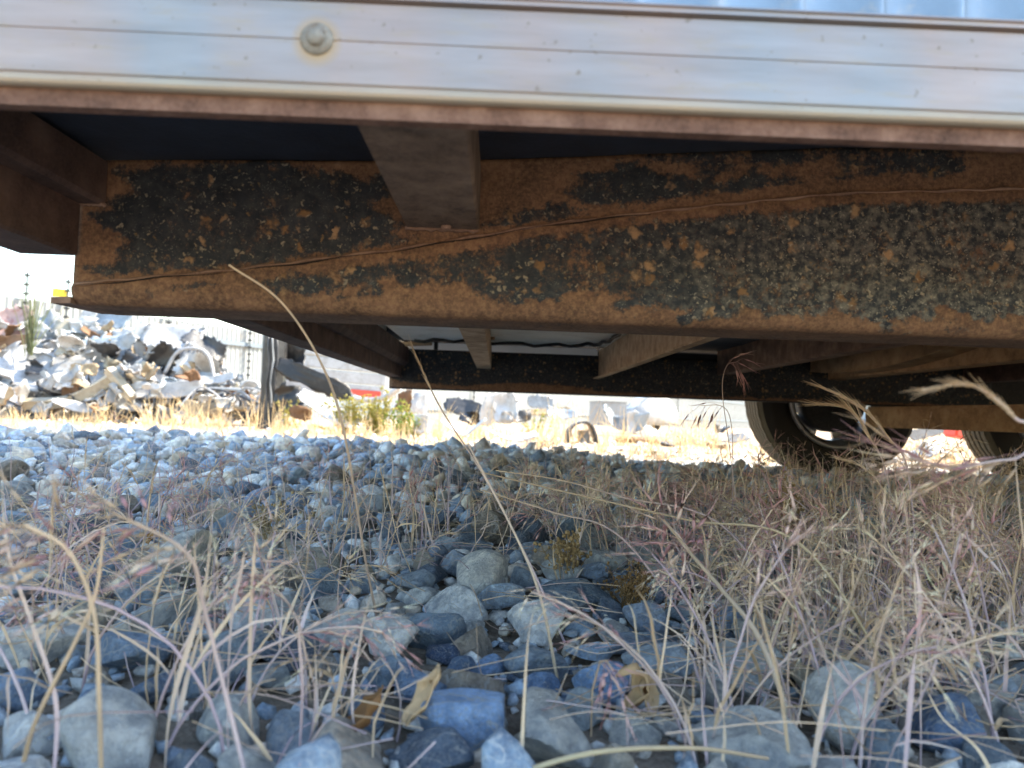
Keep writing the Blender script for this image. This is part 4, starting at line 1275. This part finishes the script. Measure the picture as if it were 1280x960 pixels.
# ------------------------------------------------------------------ scrap
def m_scrap(name, col, dirt, amt=.6, rough=.45, metal=0):
    t = NT(name)
    a = t.noise(2.2, 6, .65); b = t.noise(9, 6, .7, off=4); c3 = t.noise(34, 5, .7, off=7)
    col = tuple(v * .62 for v in col); dirt = tuple(v * .55 for v in dirt)
    c = t.ramp(a, [(.3, tuple(v * .7 for v in col)), (.7, tuple(min(.9, v * 1.15) for v in col))])
    c = t.mix(t.ramp(b, [(.5, 0.), (.66, amt)]), c, dirt)
    c = t.mix(t.ramp(c3, [(.58, 0.), (.68, amt)]), c, tuple(v * .45 for v in dirt))
    t.bump(c3, .4, .01)
    return t.set(c, rough, metal)
SM = {'white': m_scrap('white_car_paint', (.74, .75, .75), (.46, .42, .36)),
      'grey': m_scrap('pale_grey_plastic', (.46, .49, .51), (.36, .33, .29)),
      'blue': m_scrap('pale_blue_paint', (.44, .52, .60), (.40, .38, .34)),
      'cream': m_scrap('cream_plastic', (.60, .55, .43), (.36, .28, .18)),
      'dark': m_scrap('dark_grey_plastic', (.07, .075, .085), (.2, .18, .16), .5),
      'black': m_scrap('black_plastic', (.018, .019, .022), (.12, .11, .1), .5),
      'red': m_scrap('red_white_paint', (.62, .44, .42), (.42, .10, .06), .8),
      'brown': m_scrap('rusty_scrap', (.30, .17, .09), (.16, .08, .04), .7, .8),
      'silver': m_scrap('bare_sheet_metal', (.62, .63, .65), (.40, .36, .32), .6, .6, .1),
      'tan': m_scrap('tan_board', (.58, .44, .27), (.38, .26, .14), .5, .8)}
CNAME = {'white': 'white', 'grey': 'pale grey', 'blue': 'pale blue', 'cream': 'cream', 'dark': 'dark grey', 'black': 'black', 'red': 'red and white', 'brown': 'rusty brown', 'silver': 'bare silver', 'tan': 'tan'}
def crumple_mesh(w_, h_, seed, amp=.18, folds=4, nu=16, nv=12, curve=0., teeth=0):
    r = np.random.default_rng(seed)
    u, v = np.meshgrid(np.linspace(-.5, .5, nu), np.linspace(-.5, .5, nv))
    x = u * w_; z = v * h_
    s_ = min(w_, h_)
    y = np.zeros_like(x)
    for k in range(folds):
        a = r.uniform(0, math.pi); c = r.uniform(-.4, .4) * s_
        d = x * math.cos(a) + z * math.sin(a) - c
        y += np.abs(d) * r.normal() * amp * 1.6
    for k in range(5):
        a = r.uniform(0, math.pi); f = r.uniform(5, 16) / max(w_, h_)
        y += s_ * amp * .16 * np.sin((x * math.cos(a) + z * math.sin(a)) * f + r.uniform(0, 6))
    y += r.normal(size=y.shape) * s_ * .012
    y += curve * (x / w_) ** 2 * w_ + curve * .5 * (z / h_) ** 2 * h_
    if teeth: y += .07 * h_ * np.abs(((u * teeth) % 1) - .5) * 2
    # ragged outline
    e = np.maximum(np.abs(u), np.abs(v)) > .49
    cornr = np.clip(np.abs(u) + np.abs(v) - .72, 0, 1) * r.uniform(.2, .9)
    x = x * (1 - cornr) + e * r.normal(size=x.shape) * s_ * .05
    z = z * (1 - cornr) + e * r.normal(size=x.shape) * s_ * .05
    V = np.stack([x, y, z], -1).reshape(-1, 3)
    idx = np.arange(nu * nv).reshape(nv, nu)
    Fq = np.stack([idx[:-1, :-1], idx[:-1, 1:], idx[1:, 1:], idx[1:, :-1]], -1).reshape(-1, 4)
    return mesh_np('crumpled_sheet', V, Fq, smooth=False)
SEED = [500]
def scrap(px, py, depth, wpx, hpx, c, roll_=0, tilt=None, yaw=None, amp=.18, folds=4, curve=0., teeth=0, name='scrap_sheet', label=None, grp=None, th=.012, cat='scrap'):
    SEED[0] += 1
    r = random.Random(SEED[0])
    p = W(px, py, depth)
    me = crumple_mesh(wpx * depth / F, hpx * depth / F, SEED[0], amp, folds, curve=curve, teeth=teeth)
    o = link(name, me, SM[c])
    o.location = p
    o.rotation_euler = (r.uniform(-.7, .5) if tilt is None else tilt, -math.radians(roll_), r.uniform(-.6, .6) if yaw is None else yaw)
    s_ = o.modifiers.new('t', 'SOLIDIFY'); s_.thickness = th; s_.offset = 0
    if label is None:
        size = 'small' if wpx < 18 else 'large' if wpx > 32 else 'mid sized'
        top_ = np.interp(px, [-40, 20, 60, 90, 150, 200, 250, 275, 295, 330], [400, 405, 415, 405, 405, 420, 430, 450, 475, 490])
        f_ = (py - top_) / max(10, 512 - top_)
        lev = 'on the crest' if f_ < .3 else 'halfway up' if f_ < .7 else 'at the foot'
        nb = 'by the reeds' if px < 75 else 'above the cream planks' if px < 175 else 'round the window frame' if px < 270 else 'beside the hose hoop'
        label = '%s crumpled %s scrap %s of the heap %s' % (size, CNAME[c], lev, nb) if px < 340 else '%s crumpled %s scrap lying in the sunny litter' % (size, CNAME[c])
        if f_ >= .3 and f_ < .7 and px < 340: label = label.replace('halfway up of the heap', 'halfway up the heap')
    setp(o, label, cat, grp or ('crumpled %s pieces of the scrap heap' % CNAME[c]))
    return o
# recognisable pieces
scrap(8, 408, 8.9, 66, 44, 'red', 18, -.3, .3, label='dented red and white car panel at the heap end', amp=.1)
scrap(14, 432, 8.7, 60, 22, 'brown', 4, -.1, .2, label='rusty brown sill under the red and white panel')
scrap(58, 468, 8.3, 104, 62, 'silver', -12, -.75, .1, amp=.06, folds=2, curve=-.35, label='large bulging dented bonnet lying on the heap')
scrap(80, 418, 8.9, 50, 46, 'cream', 6, -.1, -.2, amp=.22, label='cream moulded panel with deep folds on the heap')
scrap(62, 402, 9.2, 40, 26, 'grey', -28, -.6)
scrap(48, 425, 8.8, 36, 40, 'grey', -30, -.2)
scrap(132, 448, 8.6, 62, 64, 'blue', 12, -.05, .1, amp=.05, label='flat pale blue door panel standing on edge')
scrap(150, 424, 8.8, 62, 30, 'white', 12, -.3, 0, amp=.08, teeth=4, label='white panel with a scalloped torn edge')
scrap(108, 400, 9.1, 16, 46, 'white', -22, -.2, .1, amp=.06, label='white upright strip leaning on the heap top')
scrap(136, 396, 9.3, 54, 32, 'blue', -6, -.4, 0, amp=.08)
scrap(173, 424, 8.7, 16, 54, 'white', -4, 0, .2, amp=.06, label='narrow white upright strip beside the silver crumple')
scrap(222, 424, 8.8, 74, 38, 'silver', 4, -.5, 0, amp=.22, folds=6, label='crushed silver sheet on top of the heap')
scrap(202, 412, 8.9, 34, 14, 'brown', -18, -.3, 0)
scrap(256, 432, 8.6, 52, 26, 'dark', -26, -.3, .2, amp=.15, label='dark grey bumper bent over the heap shoulder')
scrap(205, 455, 8.35, 34, 50, 'black', -35, -.1, 0, amp=.12, label='black hollow trim piece in the heap')
scrap(226, 452, 8.3, 16, 56, 'silver', -30, 0, .3, amp=.1, teeth=3)
scrap(182, 466, 8.3, 44, 30, 'white', -25, -.5, 0, amp=.35, folds=7)
scrap(168, 455, 8.4, 40, 24, 'dark', -30, -.4, 0, amp=.2)
scrap(205, 490, 8.0, 100, 20, 'white', 6, -.6, 0, amp=.1, label='long white sheet lying low on the heap')
scrap(262, 476, 8.1, 70, 12, 'white', 8, -.5, 0, amp=.1)
scrap(155, 500, 7.9, 40, 22, 'grey', -20)
scrap(30, 500, 7.9, 70, 18, 'white', 4, -.7)
scrap(100, 508, 7.8, 60, 14, 'white', -3, -.8)
scrap(60, 514, 7.7, 22, 16, 'white', 30)
scrap(255, 511, 7.6, 42, 16, 'tan', 3, -.3, 0, amp=.04, label='tan board lying at the foot of the heap')
scrap(20, 448, 8.5, 50, 20, 'grey', -8)
scrap(110, 430, 8.75, 30, 22, 'dark', -30, -.4)
scrap(95, 440, 8.6, 40, 20, 'grey', -22, -.3)
scrap(12, 478, 8.2, 46, 26, 'white', -12, -.6)
scrap(88, 492, 8.0, 30, 26, 'brown', 10)
scrap(128, 470, 8.3, 30, 20, 'white', 15, -.5)
scrap(146, 486, 8.1, 26, 28, 'cream', -40, -.3)
for k in range(120):
    px = random.uniform(-30, 330)
    top = np.interp(px, [-40, 20, 60, 90, 150, 200, 250, 275, 295, 330], [400, 405, 415, 405, 405, 420, 430, 450, 475, 490])
    f = random.random()
    py = top + (512 - top) * f
    scrap(px, py, 9.1 - 1.5 * f + random.uniform(-.35, .25), random.uniform(10, 36), random.uniform(6, 18), random.choice(['white', 'white', 'white', 'grey', 'grey', 'silver', 'blue', 'grey', 'dark', 'cream', 'silver', 'brown', 'tan']), random.uniform(-40, 40), amp=random.uniform(.15, .45), folds=random.randint(4, 8), name='scrap_sheet')
# bent timber and planks
def bar(name, label, pts, r, c, cat, grp=None, n=4):
    P = catmull([tuple(W(*p)) for p in pts], 6)
    o = MB().tube([tuple(p) for p in P], r, n).build(name, SM[c])
    return setp(o, label, cat, grp)
bar('timber_beam', 'long bent cream plank sloping up through the heap', [(30, 505, 7.9), (80, 502, 7.9), (118, 486, 7.9), (142, 470, 7.95)], .07, 'cream', 'plank')
bar('timber_plank', 'short cream plank crossing the bent one', [(136, 462, 7.8), (165, 498, 7.75)], .06, 'cream', 'plank')
bar('hose', 'white hose bent into a hoop beside the black plastic', [(262, 486, 7.9), (298, 487, 7.8), (322, 492, 7.7), (322, 480, 7.7), (310, 477, 7.7), (300, 484, 7.7)], .02, 'white', 'hose', n=8)
for k in range(9):
    x = 225 + k * 11
    bar('cable', 'tangled grey cable at the foot of the heap', [(x, 508, 7.6 + random.uniform(-.2, .2)), (x + random.uniform(10, 30), 488 + random.uniform(-6, 8), 7.7), (x + random.uniform(30, 60), 497 + random.uniform(-8, 8), 7.6), (x + random.uniform(40, 70), 512, 7.6)], .012, random.choice(['grey', 'dark', 'silver']), 'cable', 'tangled cables at the foot of the heap', 6)
# car window frame in the heap
fr = setp(empty('window_frame', tuple(W(242, 458, 8.2))), 'rounded pale car window frame standing in the heap', 'car part')
P = catmull([tuple(W(*p)) for p in [(205, 468, 8.2), (222, 440, 8.2), (248, 436, 8.2), (262, 448, 8.2), (268, 476, 8.2)]], 6)
MB().tube([tuple(p) for p in P], .02, 6).build('frame', SM['silver'], fr, True)
o = link('door_skin', crumple_mesh(.45, .25, 77, .2, 5), SM['white'], None); o.parent = fr; o.location = (0, .06, .02)
o = link('lower_skin', crumple_mesh(.5, .16, 78, .15, 5), SM['blue'], None); o.parent = fr; o.location = (.05, .04, -.14)
# shards filling the heap
def shards(n, region, seed):
    r = np.random.default_rng(seed)
    V = []; Fc = []; C = []
    pal = np.array([(.36, .36, .35), (.24, .25, .26), (.28, .31, .35), (.12, .125, .13), (.2, .19, .18), (.3, .24, .16), (.2, .13, .08), (.42, .42, .42), (.3, .31, .32)])
    for k in range(n):
        c, s_ = region(r)
        Q = rot_np(*r.uniform(0, 6.28, 3))
        m = np.array([[-1, 0, 0], [-.3, .25, .7], [.4, -.2, .8], [1, 0, .1], [.5, .15, -.6], [-.4, -.2, -.7]]) * r.uniform(.5, 1.2, (6, 1)) * s_
        b_ = len(V) * 6
        V.append(m @ Q.T + c)
        Fc += [(b_, b_ + 1, b_ + 5), (b_ + 1, b_ + 2, b_ + 5), (b_ + 2, b_ + 4, b_ + 5), (b_ + 2, b_ + 3, b_ + 4)]
        C.append(np.repeat(pal[r.integers(len(pal))][None], 6, 0))
    return mesh_np('scrap_fragments', np.concatenate(V), np.array(Fc), np.concatenate(C), smooth=False)
def heap_region(r):
    px = r.uniform(-90, 335)
    top = np.interp(px, [-90, 20, 60, 90, 150, 200, 250, 275, 295, 335], [395, 408, 418, 400, 400, 415, 425, 445, 475, 497])
    f = r.uniform(.05, 1) ** .8
    py = top + (520 - top) * f
    return np.array(W(px, py, 9.7 - 1.7 * f)), r.uniform(.05, .16)
t = NT('mixed_scrap'); MAT['mixed'] = t.set(t.attr('Col'), .6)
setp(link('scrap_fragments', shards(1500, heap_region, 5), MAT['mixed']), 'mass of small shredded fragments filling the scrap heap', 'scrap', kind='stuff')

# green reed clump on the heap
def reeds(name, label, px, py, depth, n, h, spread, cols, w_=.006, cat='plant'):
    p = W(px, py, depth)
    root = setp(empty(name, tuple(p)), label, cat)
    g = GB()
    for _ in range(n):
        P = stem_curve(np.array(p) + RNG.normal(size=3) * .02, h * random.uniform(.4, 1), abs(random.gauss(0, spread)), random.uniform(0, 6.28), random.gauss(.1, .15), 6, .01)
        c = pick(cols); g.tube(P, w_, w_ * .3, c, pick(cols), 4)
    link('leaves', g.mesh('leaves'), MAT['leaf'], root)
reeds('reed_clump', 'clump of long thin green reeds sticking up from the heap', 38, 440, 8.2, 46, 1.0, .22, [(.16, .20, .10), (.24, .27, .14), (.12, .14, .08)], .006)

def bush(label, px, py, depth, n, h, cols, leaf=.03, spread=.5):
    q = W(px, py, depth)
    b0 = ground_pt(q.x, depth)
    root = setp(empty('weed_bush', tuple(b0)), label, 'weed')
    st, lf = GB(), GB()
    for _ in range(n):
        P = stem_curve(b0 + RNG.normal(size=3) * np.array([.05, .05, 0]), h * random.uniform(.5, 1.05), abs(random.gauss(0, spread)), random.uniform(0, 6.28), random.gauss(.1, .3), 8, .04)
        st.tube(P, .004, .0015, (.22, .2, .08), (.3, .3, .1), 3)
        for k in range(46):
            i = random.randint(1, 7); d = RNG.normal(size=3); d[2] = abs(d[2]) * .6 + .2
            lf.spikelet(P[i] + RNG.normal(size=3) * .008, d, leaf * random.uniform(.7, 1.5), leaf * .3, pick(cols, .25), 0)
    link('stems', st.mesh('stems'), MAT['grass'], root)
    setp(link('leaves', lf.mesh('leaves'), MAT['leaf'], root), kind='stuff')
YG = [(.46, .42, .10), (.40, .38, .10), (.52, .45, .16), (.34, .33, .08)]
GR = [(.12, .28, .05), (.18, .34, .06), (.3, .4, .08)]
bush('yellow green bushy weed beside the white sheet', 436, 525, 6.6, 26, .36, YG)
bush('taller yellow green weed under the end beam', 470, 525, 6.8, 30, .40, YG)
bush('bright green weed beside the far beam corner', 500, 522, 6.5, 18, .32, GR + YG)
bush('small yellow weed in front of the black bumper', 361, 520, 6.9, 9, .34, YG, .025)
bush('small green weed behind the dark box', 668, 520, 8.5, 9, .32, GR + YG, .03)
bush('low green weed by the white pipe piece', 520, 530, 6.3, 8, .2, GR + YG, .025)

# black plastic post with pale drips, black bumper, white sheet
o = setp(empty('plastic_post', (0, 0, 0)), 'black plastic wrapped post with pale streaks beside the heap', 'post')
pb = W(340, 520, 7.4); pt = W(345, 405, 7.4)
pts = [Vector((pb.x, 7.4, gh(pb.x, 7.4) - .02)) + (Vector((pt.x, 7.4, pt.z)) - Vector((pb.x, 7.4, gh(pb.x, 7.4)))) * (k / 9) for k in range(10)]
b = MB().tube(pts, [.15, .13, .125, .12, .122, .118, .12, .122, .12, .115], 10)
b.build('sheath', SM['black'], o, False)
for k in range(3):
    a = -1.75 + k * .33
    dr = MB().tube([q + Vector((math.cos(a) * .124 + .012 * math.sin(i * 1.7 + k), math.sin(a) * .124, 0)) for i, q in enumerate(pts[1 + k % 3:9])], [.011 * (.4 + .6 * abs(math.sin(i + k))) for i in range(len(pts[1 + k % 3:9]))], 6)
    dr.build('streak', SM['grey'] if k == 1 else SM['dark'], o, True)
bmp = scrap(392, 474, 7.3, 104, 24, 'black', -23, -.15, .1, amp=.05, folds=3, label='dark bumper leaning against the black post', name='bumper', curve=.15)
scrap(366, 444, 7.5, 34, 50, 'black', 10, -.2, 0, amp=.3, folds=6, label='black torn plastic hanging behind the bumper')
scrap(362, 500, 7.1, 40, 36, 'black', -12, -.2, 0, amp=.2, label='black plastic tub at the foot of the post')
scrap(412, 513, 6.6, 84, 30, 'white', -25, -1.0, 0, amp=.1, label='white sheet lying crumpled on the sand', folds=5)
scrap(376, 516, 6.7, 26, 16, 'brown', -15, label='rusty lump beside the white sheet')
# slatted pale vehicle side behind the weeds
tp = setp(empty('slatted_side', tuple(W(425, 492, 11))), 'pale slatted vehicle side lying behind the weeds', 'vehicle part')
tp.rotation_euler = (0, math.radians(3), 0)
for k in range(6):
    q = MB().box(-.85, .68, -.03, .03, -.02 + k * .19, .155 + k * .19, .012).build('slat', SM['white']); q.parent = tp
q = MB().box(.15, .62, -.06, -.034, -.015, .085, .01).build('reflector', MAT['red']); q.parent = tp; q['label'] = 'orange red reflector strip'
bar('pipe', 'white pipe curving below the slatted side', [(420, 488, 8.6), (450, 499, 8.5), (478, 498, 8.4), (500, 484, 8.3)], .035, 'white', 'pipe', n=8)
# middle litter
scrap(508, 502, 8.4, 22, 24, 'brown', 0, label='brown curled tin beside the white bucket')
scrap(525, 503, 8.3, 20, 28, 'white', -10, -.2, 0, amp=.1, label='white torn bucket under the far beam corner')
scrap(527, 530, 6.2, 16, 24, 'white', 0, -.1, 0, amp=.08, label='small white upright box on the sand', name='small_box')
scrap(584, 510, 7.6, 58, 22, 'dark', -14, -.35, 0, amp=.08, folds=3, label='dark grey moulded tray tilted on the litter')
scrap(592, 524, 7.4, 34, 16, 'black', -4, -.2, 0, amp=.3, folds=6, label='black wiring tangle under the tilted tray')
scrap(612, 512, 7.3, 20, 40, 'white', -14, -.1, .2, amp=.05, folds=2, label='white flat panel standing beside the tray')
scrap(632, 510, 7.3, 30, 40, 'white', 6, -.1, -.1, amp=.12, label='white moulded housing with a dark hole')
scrap(634, 520, 7.15, 14, 12, 'grey', 6, -.1, 0)
scrap(652, 520, 7.4, 26, 14, 'dark', 8, label='dark slate coloured lump beside the white housing')
scrap(676, 503, 9.2, 34, 18, 'grey', -4, -.2, 0, amp=.03, folds=1, label='grey flat tile leaning in the dry grass')
scrap(684, 515, 9.0, 60, 8, 'tan', 6, -.5, 0, label='tan strip of board behind the dry grass', amp=.04)
scrap(640, 550, 4.9, 60, 14, 'white', -2, -1.2, 0, amp=.12, label='white rag lying flat on the sunny litter')
scrap(580, 545, 5.0, 56, 12, 'white', 3, -1.2, 0, amp=.14, label='white plastic scrap flat on the gravel edge')
scrap(700, 518, 8.6, 40, 14, 'blue', -4, -.6)
# black arch (wheel arch liner)
b = MB()
arc = [(709, 556, 6.0), (711, 538, 6.0), (720, 529, 6.0), (734, 527, 6.0), (742, 534, 6.0), (749, 556, 6.0)]
P = catmull([tuple(W(*p)) for p in arc], 6)
A_ = []; n_ = len(P); V = []
ctr = P.mean(0)
for p in P:
    inn = ctr + (p - ctr) * .80
    for q in (p + np.array([0, -.06, 0]), p + np.array([0, .22, 0]), inn + np.array([0, .22, 0]), inn + np.array([0, -.06, 0])): V.append(q)
Fq = []
for i in range(n_ - 1):
    for k in range(4): Fq.append((4 * i + k, 4 * i + (k + 1) % 4, 4 * i + 4 + (k + 1) % 4, 4 * i + 4 + k))
Fq += [(0, 3, 2, 1), (4 * n_ - 4, 4 * n_ - 3, 4 * n_ - 2, 4 * n_ - 1)]
setp(link('wheel_arch', mesh_np('wheel_arch', np.array(V), np.array(Fq), smooth=False), SM['dark']), 'dark brown wheel arch liner standing on the sunny litter', 'car part')
q = W(728, 545, 6.05); scrap(729, 547, 6.05, 14, 18, 'grey', 0, 0, 0, amp=.1, label='grey lump inside the wheel arch liner')
# cardboard-like grey box
def boxthing(name, label, px0, px1, py0, py1, depth, dy, m, yaw=0, cat='box'):
    a = W(px0, py1, depth); c = W(px1, py0, depth)
    root = setp(empty(name, ((a.x + c.x) / 2, depth, a.z)), label, cat)
    root.rotation_euler.z = yaw
    w2 = (c.x - a.x) / 2; h = c.z - a.z
    for nm, bb in (('front', (-w2, w2, -.01, .01, 0, h)), ('side', (-w2, -w2 + .02, .011, dy, 0, h)), ('side', (w2 - .02, w2, .011, dy, 0, h)), ('lid', (-w2 - .01, w2 + .01, -.02, dy, h + .002, h + .02))):
        o = MB().box(*bb, .004).build(nm, m); o.parent = root
boxthing('metal_box', 'pale grey metal box behind the blue striped scrap', 748, 784, 504, 532, 10, .5, SM['grey'], .15)
scrap(770, 533, 7.6, 54, 18, 'blue', -18, -.4, 0, amp=.3, folds=6, label='blue and white folded sheet beside the arch')
scrap(790, 528, 7.4, 16, 28, 'white', 4, 0, .2, amp=.1, label='white end piece of the folded blue sheet')
bar('timber_plank', 'grey brown plank lying on the sunny litter', [(770, 549, 6.2), (798, 550, 6.2), (822, 552, 6.3)], .03, 'brown', 'plank')
bar('metal_strip', 'thin grey metal strip half buried in the litter', [(826, 554, 5.6), (840, 558, 5.6), (852, 566, 5.5)], .018, 'dark', 'strip')
scrap(912, 548, 6.2, 52, 12, 'grey', 3, -.5, 0, amp=.06, label='long grey green gutter lying near the tyre', curve=.1)
scrap(900, 538, 6.6, 16, 12, 'dark', 20, label='small dark lump on the grey gutter')
scrap(897, 560, 5.4, 22, 8, 'brown', 0, -.4, 0, label='brown tin can lying near the tyre')
scrap(872, 548, 6.6, 22, 16, 'white', 0)
scrap(812, 541, 7.6, 34, 12, 'white', 2, -.8)
scrap(1175, 560, 5.2, 60, 16, 'white', -8, -1.1, 0, label='white rag on the sand between the tyres', amp=.15)
scrap(1140, 575, 4.2, 40, 14, 'white', 12, -1.1, 0, label='pale crumpled paper between the tyres', amp=.2)
o = MB().box(-.05, .05, -.05, .05, -.025, .025, .01).build('red_block', MAT['red']); o.location = W(1196, 542, 4.0)
setp(o, 'small red plastic piece seen between the tyres', 'scrap'); o.rotation_euler = (0, .15, .2)
scrap(1160, 540, 4.4, 44, 14, 'grey', 20, label='grey bent strip beside the red plastic piece')
# white car in the far yard
car = setp(empty('crushed_car', tuple(W(806, 538, 13))), 'crushed low white car shell with a dark window beside the metal box', 'car')
car.scale = (.24, .4, .42)
car.rotation_euler.z = 3.3
prof = [(-2.1, .25), (2.0, .25), (2.05, .6), (1.95, .85), (1.0, 1.0), (.35, 1.42), (-1.2, 1.45), (-1.9, 1.05), (-2.1, .8)]
body = MB(); body.prism([(a, c) for a, c in prof], 'y', -.8, .8)
bmesh.ops.bevel(body.bm, geom=list(body.bm.edges), offset=.06, segments=2, affect='EDGES')
q = body.build('body', SM['white'], None, True); q.parent = car
for x0, x1, x2, x3 in ((-.35, .78, .32, -.3), (-1.55, -.45, -.42, -1.15)):
    b = MB(); b.prism([(x0, 1.0), (x1, 1.0), (x2, 1.36), (x3, 1.36)], 'y', -.812, -.795)
    q = b.build('window', SM['dark']); q.parent = car
for x in (-1.35, 1.3):
    q = MB().lathe([(.001, -.1), (.18, -.1), (.31, -.09), (.31, .1), (.001, .1)], 24).build('wheel', SM['black']); q.parent = car; q.location = (x, -.72, .3)

# sunlit straw tufts and pebbles beyond the gravel
G = GB()
G2cols = [(.66, .52, .30), (.58, .44, .24), (.72, .60, .38), (.50, .36, .2)]
def sun_tuft(x, y, n, h):
    b0 = ground_pt(x, y)
    for _ in range(n):
        P = stem_curve(b0 + RNG.normal(size=3) * np.array([.03, .03, 0]), h * random.uniform(.4, 1.1), abs(random.gauss(0, .4)), random.uniform(0, 6.28), random.gauss(.3, .5), 5)
        if random.random() < .5: G.blade(P, .003 + .0006 * y, pick(G2cols), pick(G2cols), 1)
        else: G.tube(P, .0008 + .00022 * y, .0004 + .0001 * y, pick(G2cols), pick(G2cols), 3)
for _ in range(520):
    y = random.uniform(2.75, 9)
    x = random.uniform(-.75 * y, .75 * y)
    if x < -.15 * y and y < 4.5 and random.random() < .6: continue
    sun_tuft(x, y, random.randint(4, 10), random.uniform(.05, .2))
for px, py, dp, n, h in [(200, 520, 6.8, 40, .35), (150, 520, 6.9, 30, .3), (260, 520, 6.6, 40, .35), (300, 520, 6.4, 36, .35), (350, 524, 5.6, 40, .3), (230, 530, 5.6, 30, .25), (590, 540, 5.5, 40, .3), (690, 545, 5.4, 50, .35), (700, 540, 6.4, 40, .4), (755, 548, 5.4, 44, .3), (850, 545, 6.2, 60, .35), (870, 545, 6.0, 50, .35), (830, 550, 5.5, 40, .3), (560, 535, 6, 30, .35), (660, 545, 5.2, 36, .3), (440, 535, 5.4, 40, .22), (490, 535, 5.6, 30, .2)]:
    q = W(px, py, dp)
    for k in range(3): sun_tuft(q.x + random.gauss(0, .12), dp + random.gauss(0, .2), n // 3, h)
setp(link('sunlit_straw', G.mesh('sunlit_straw'), MAT['grass']), 'bleached straw tufts growing on the sunlit sand', 'grass', kind='stuff')
it = []
for _ in range(2600):
    y = random.uniform(2.62, 7.5) if random.random() < .75 else random.uniform(2.62, 3.6)
    x = random.uniform(-.78 * y, .78 * y)
    if x < -.1 * y and random.random() < .7: continue
    it.append((x, y, random.uniform(.006, .028), False))
STONE_COLS = [((.55, .52, .46), 5), ((.62, .6, .56), 4), ((.46, .40, .32), 3), ((.3, .27, .23), 1)]
cw = np.array([c[1] for c in STONE_COLS]); cw = cw / cw.sum()
setp(link('pebbles', joined(it, 'pebbles'), MAT['gravel'], ground), kind='stuff')
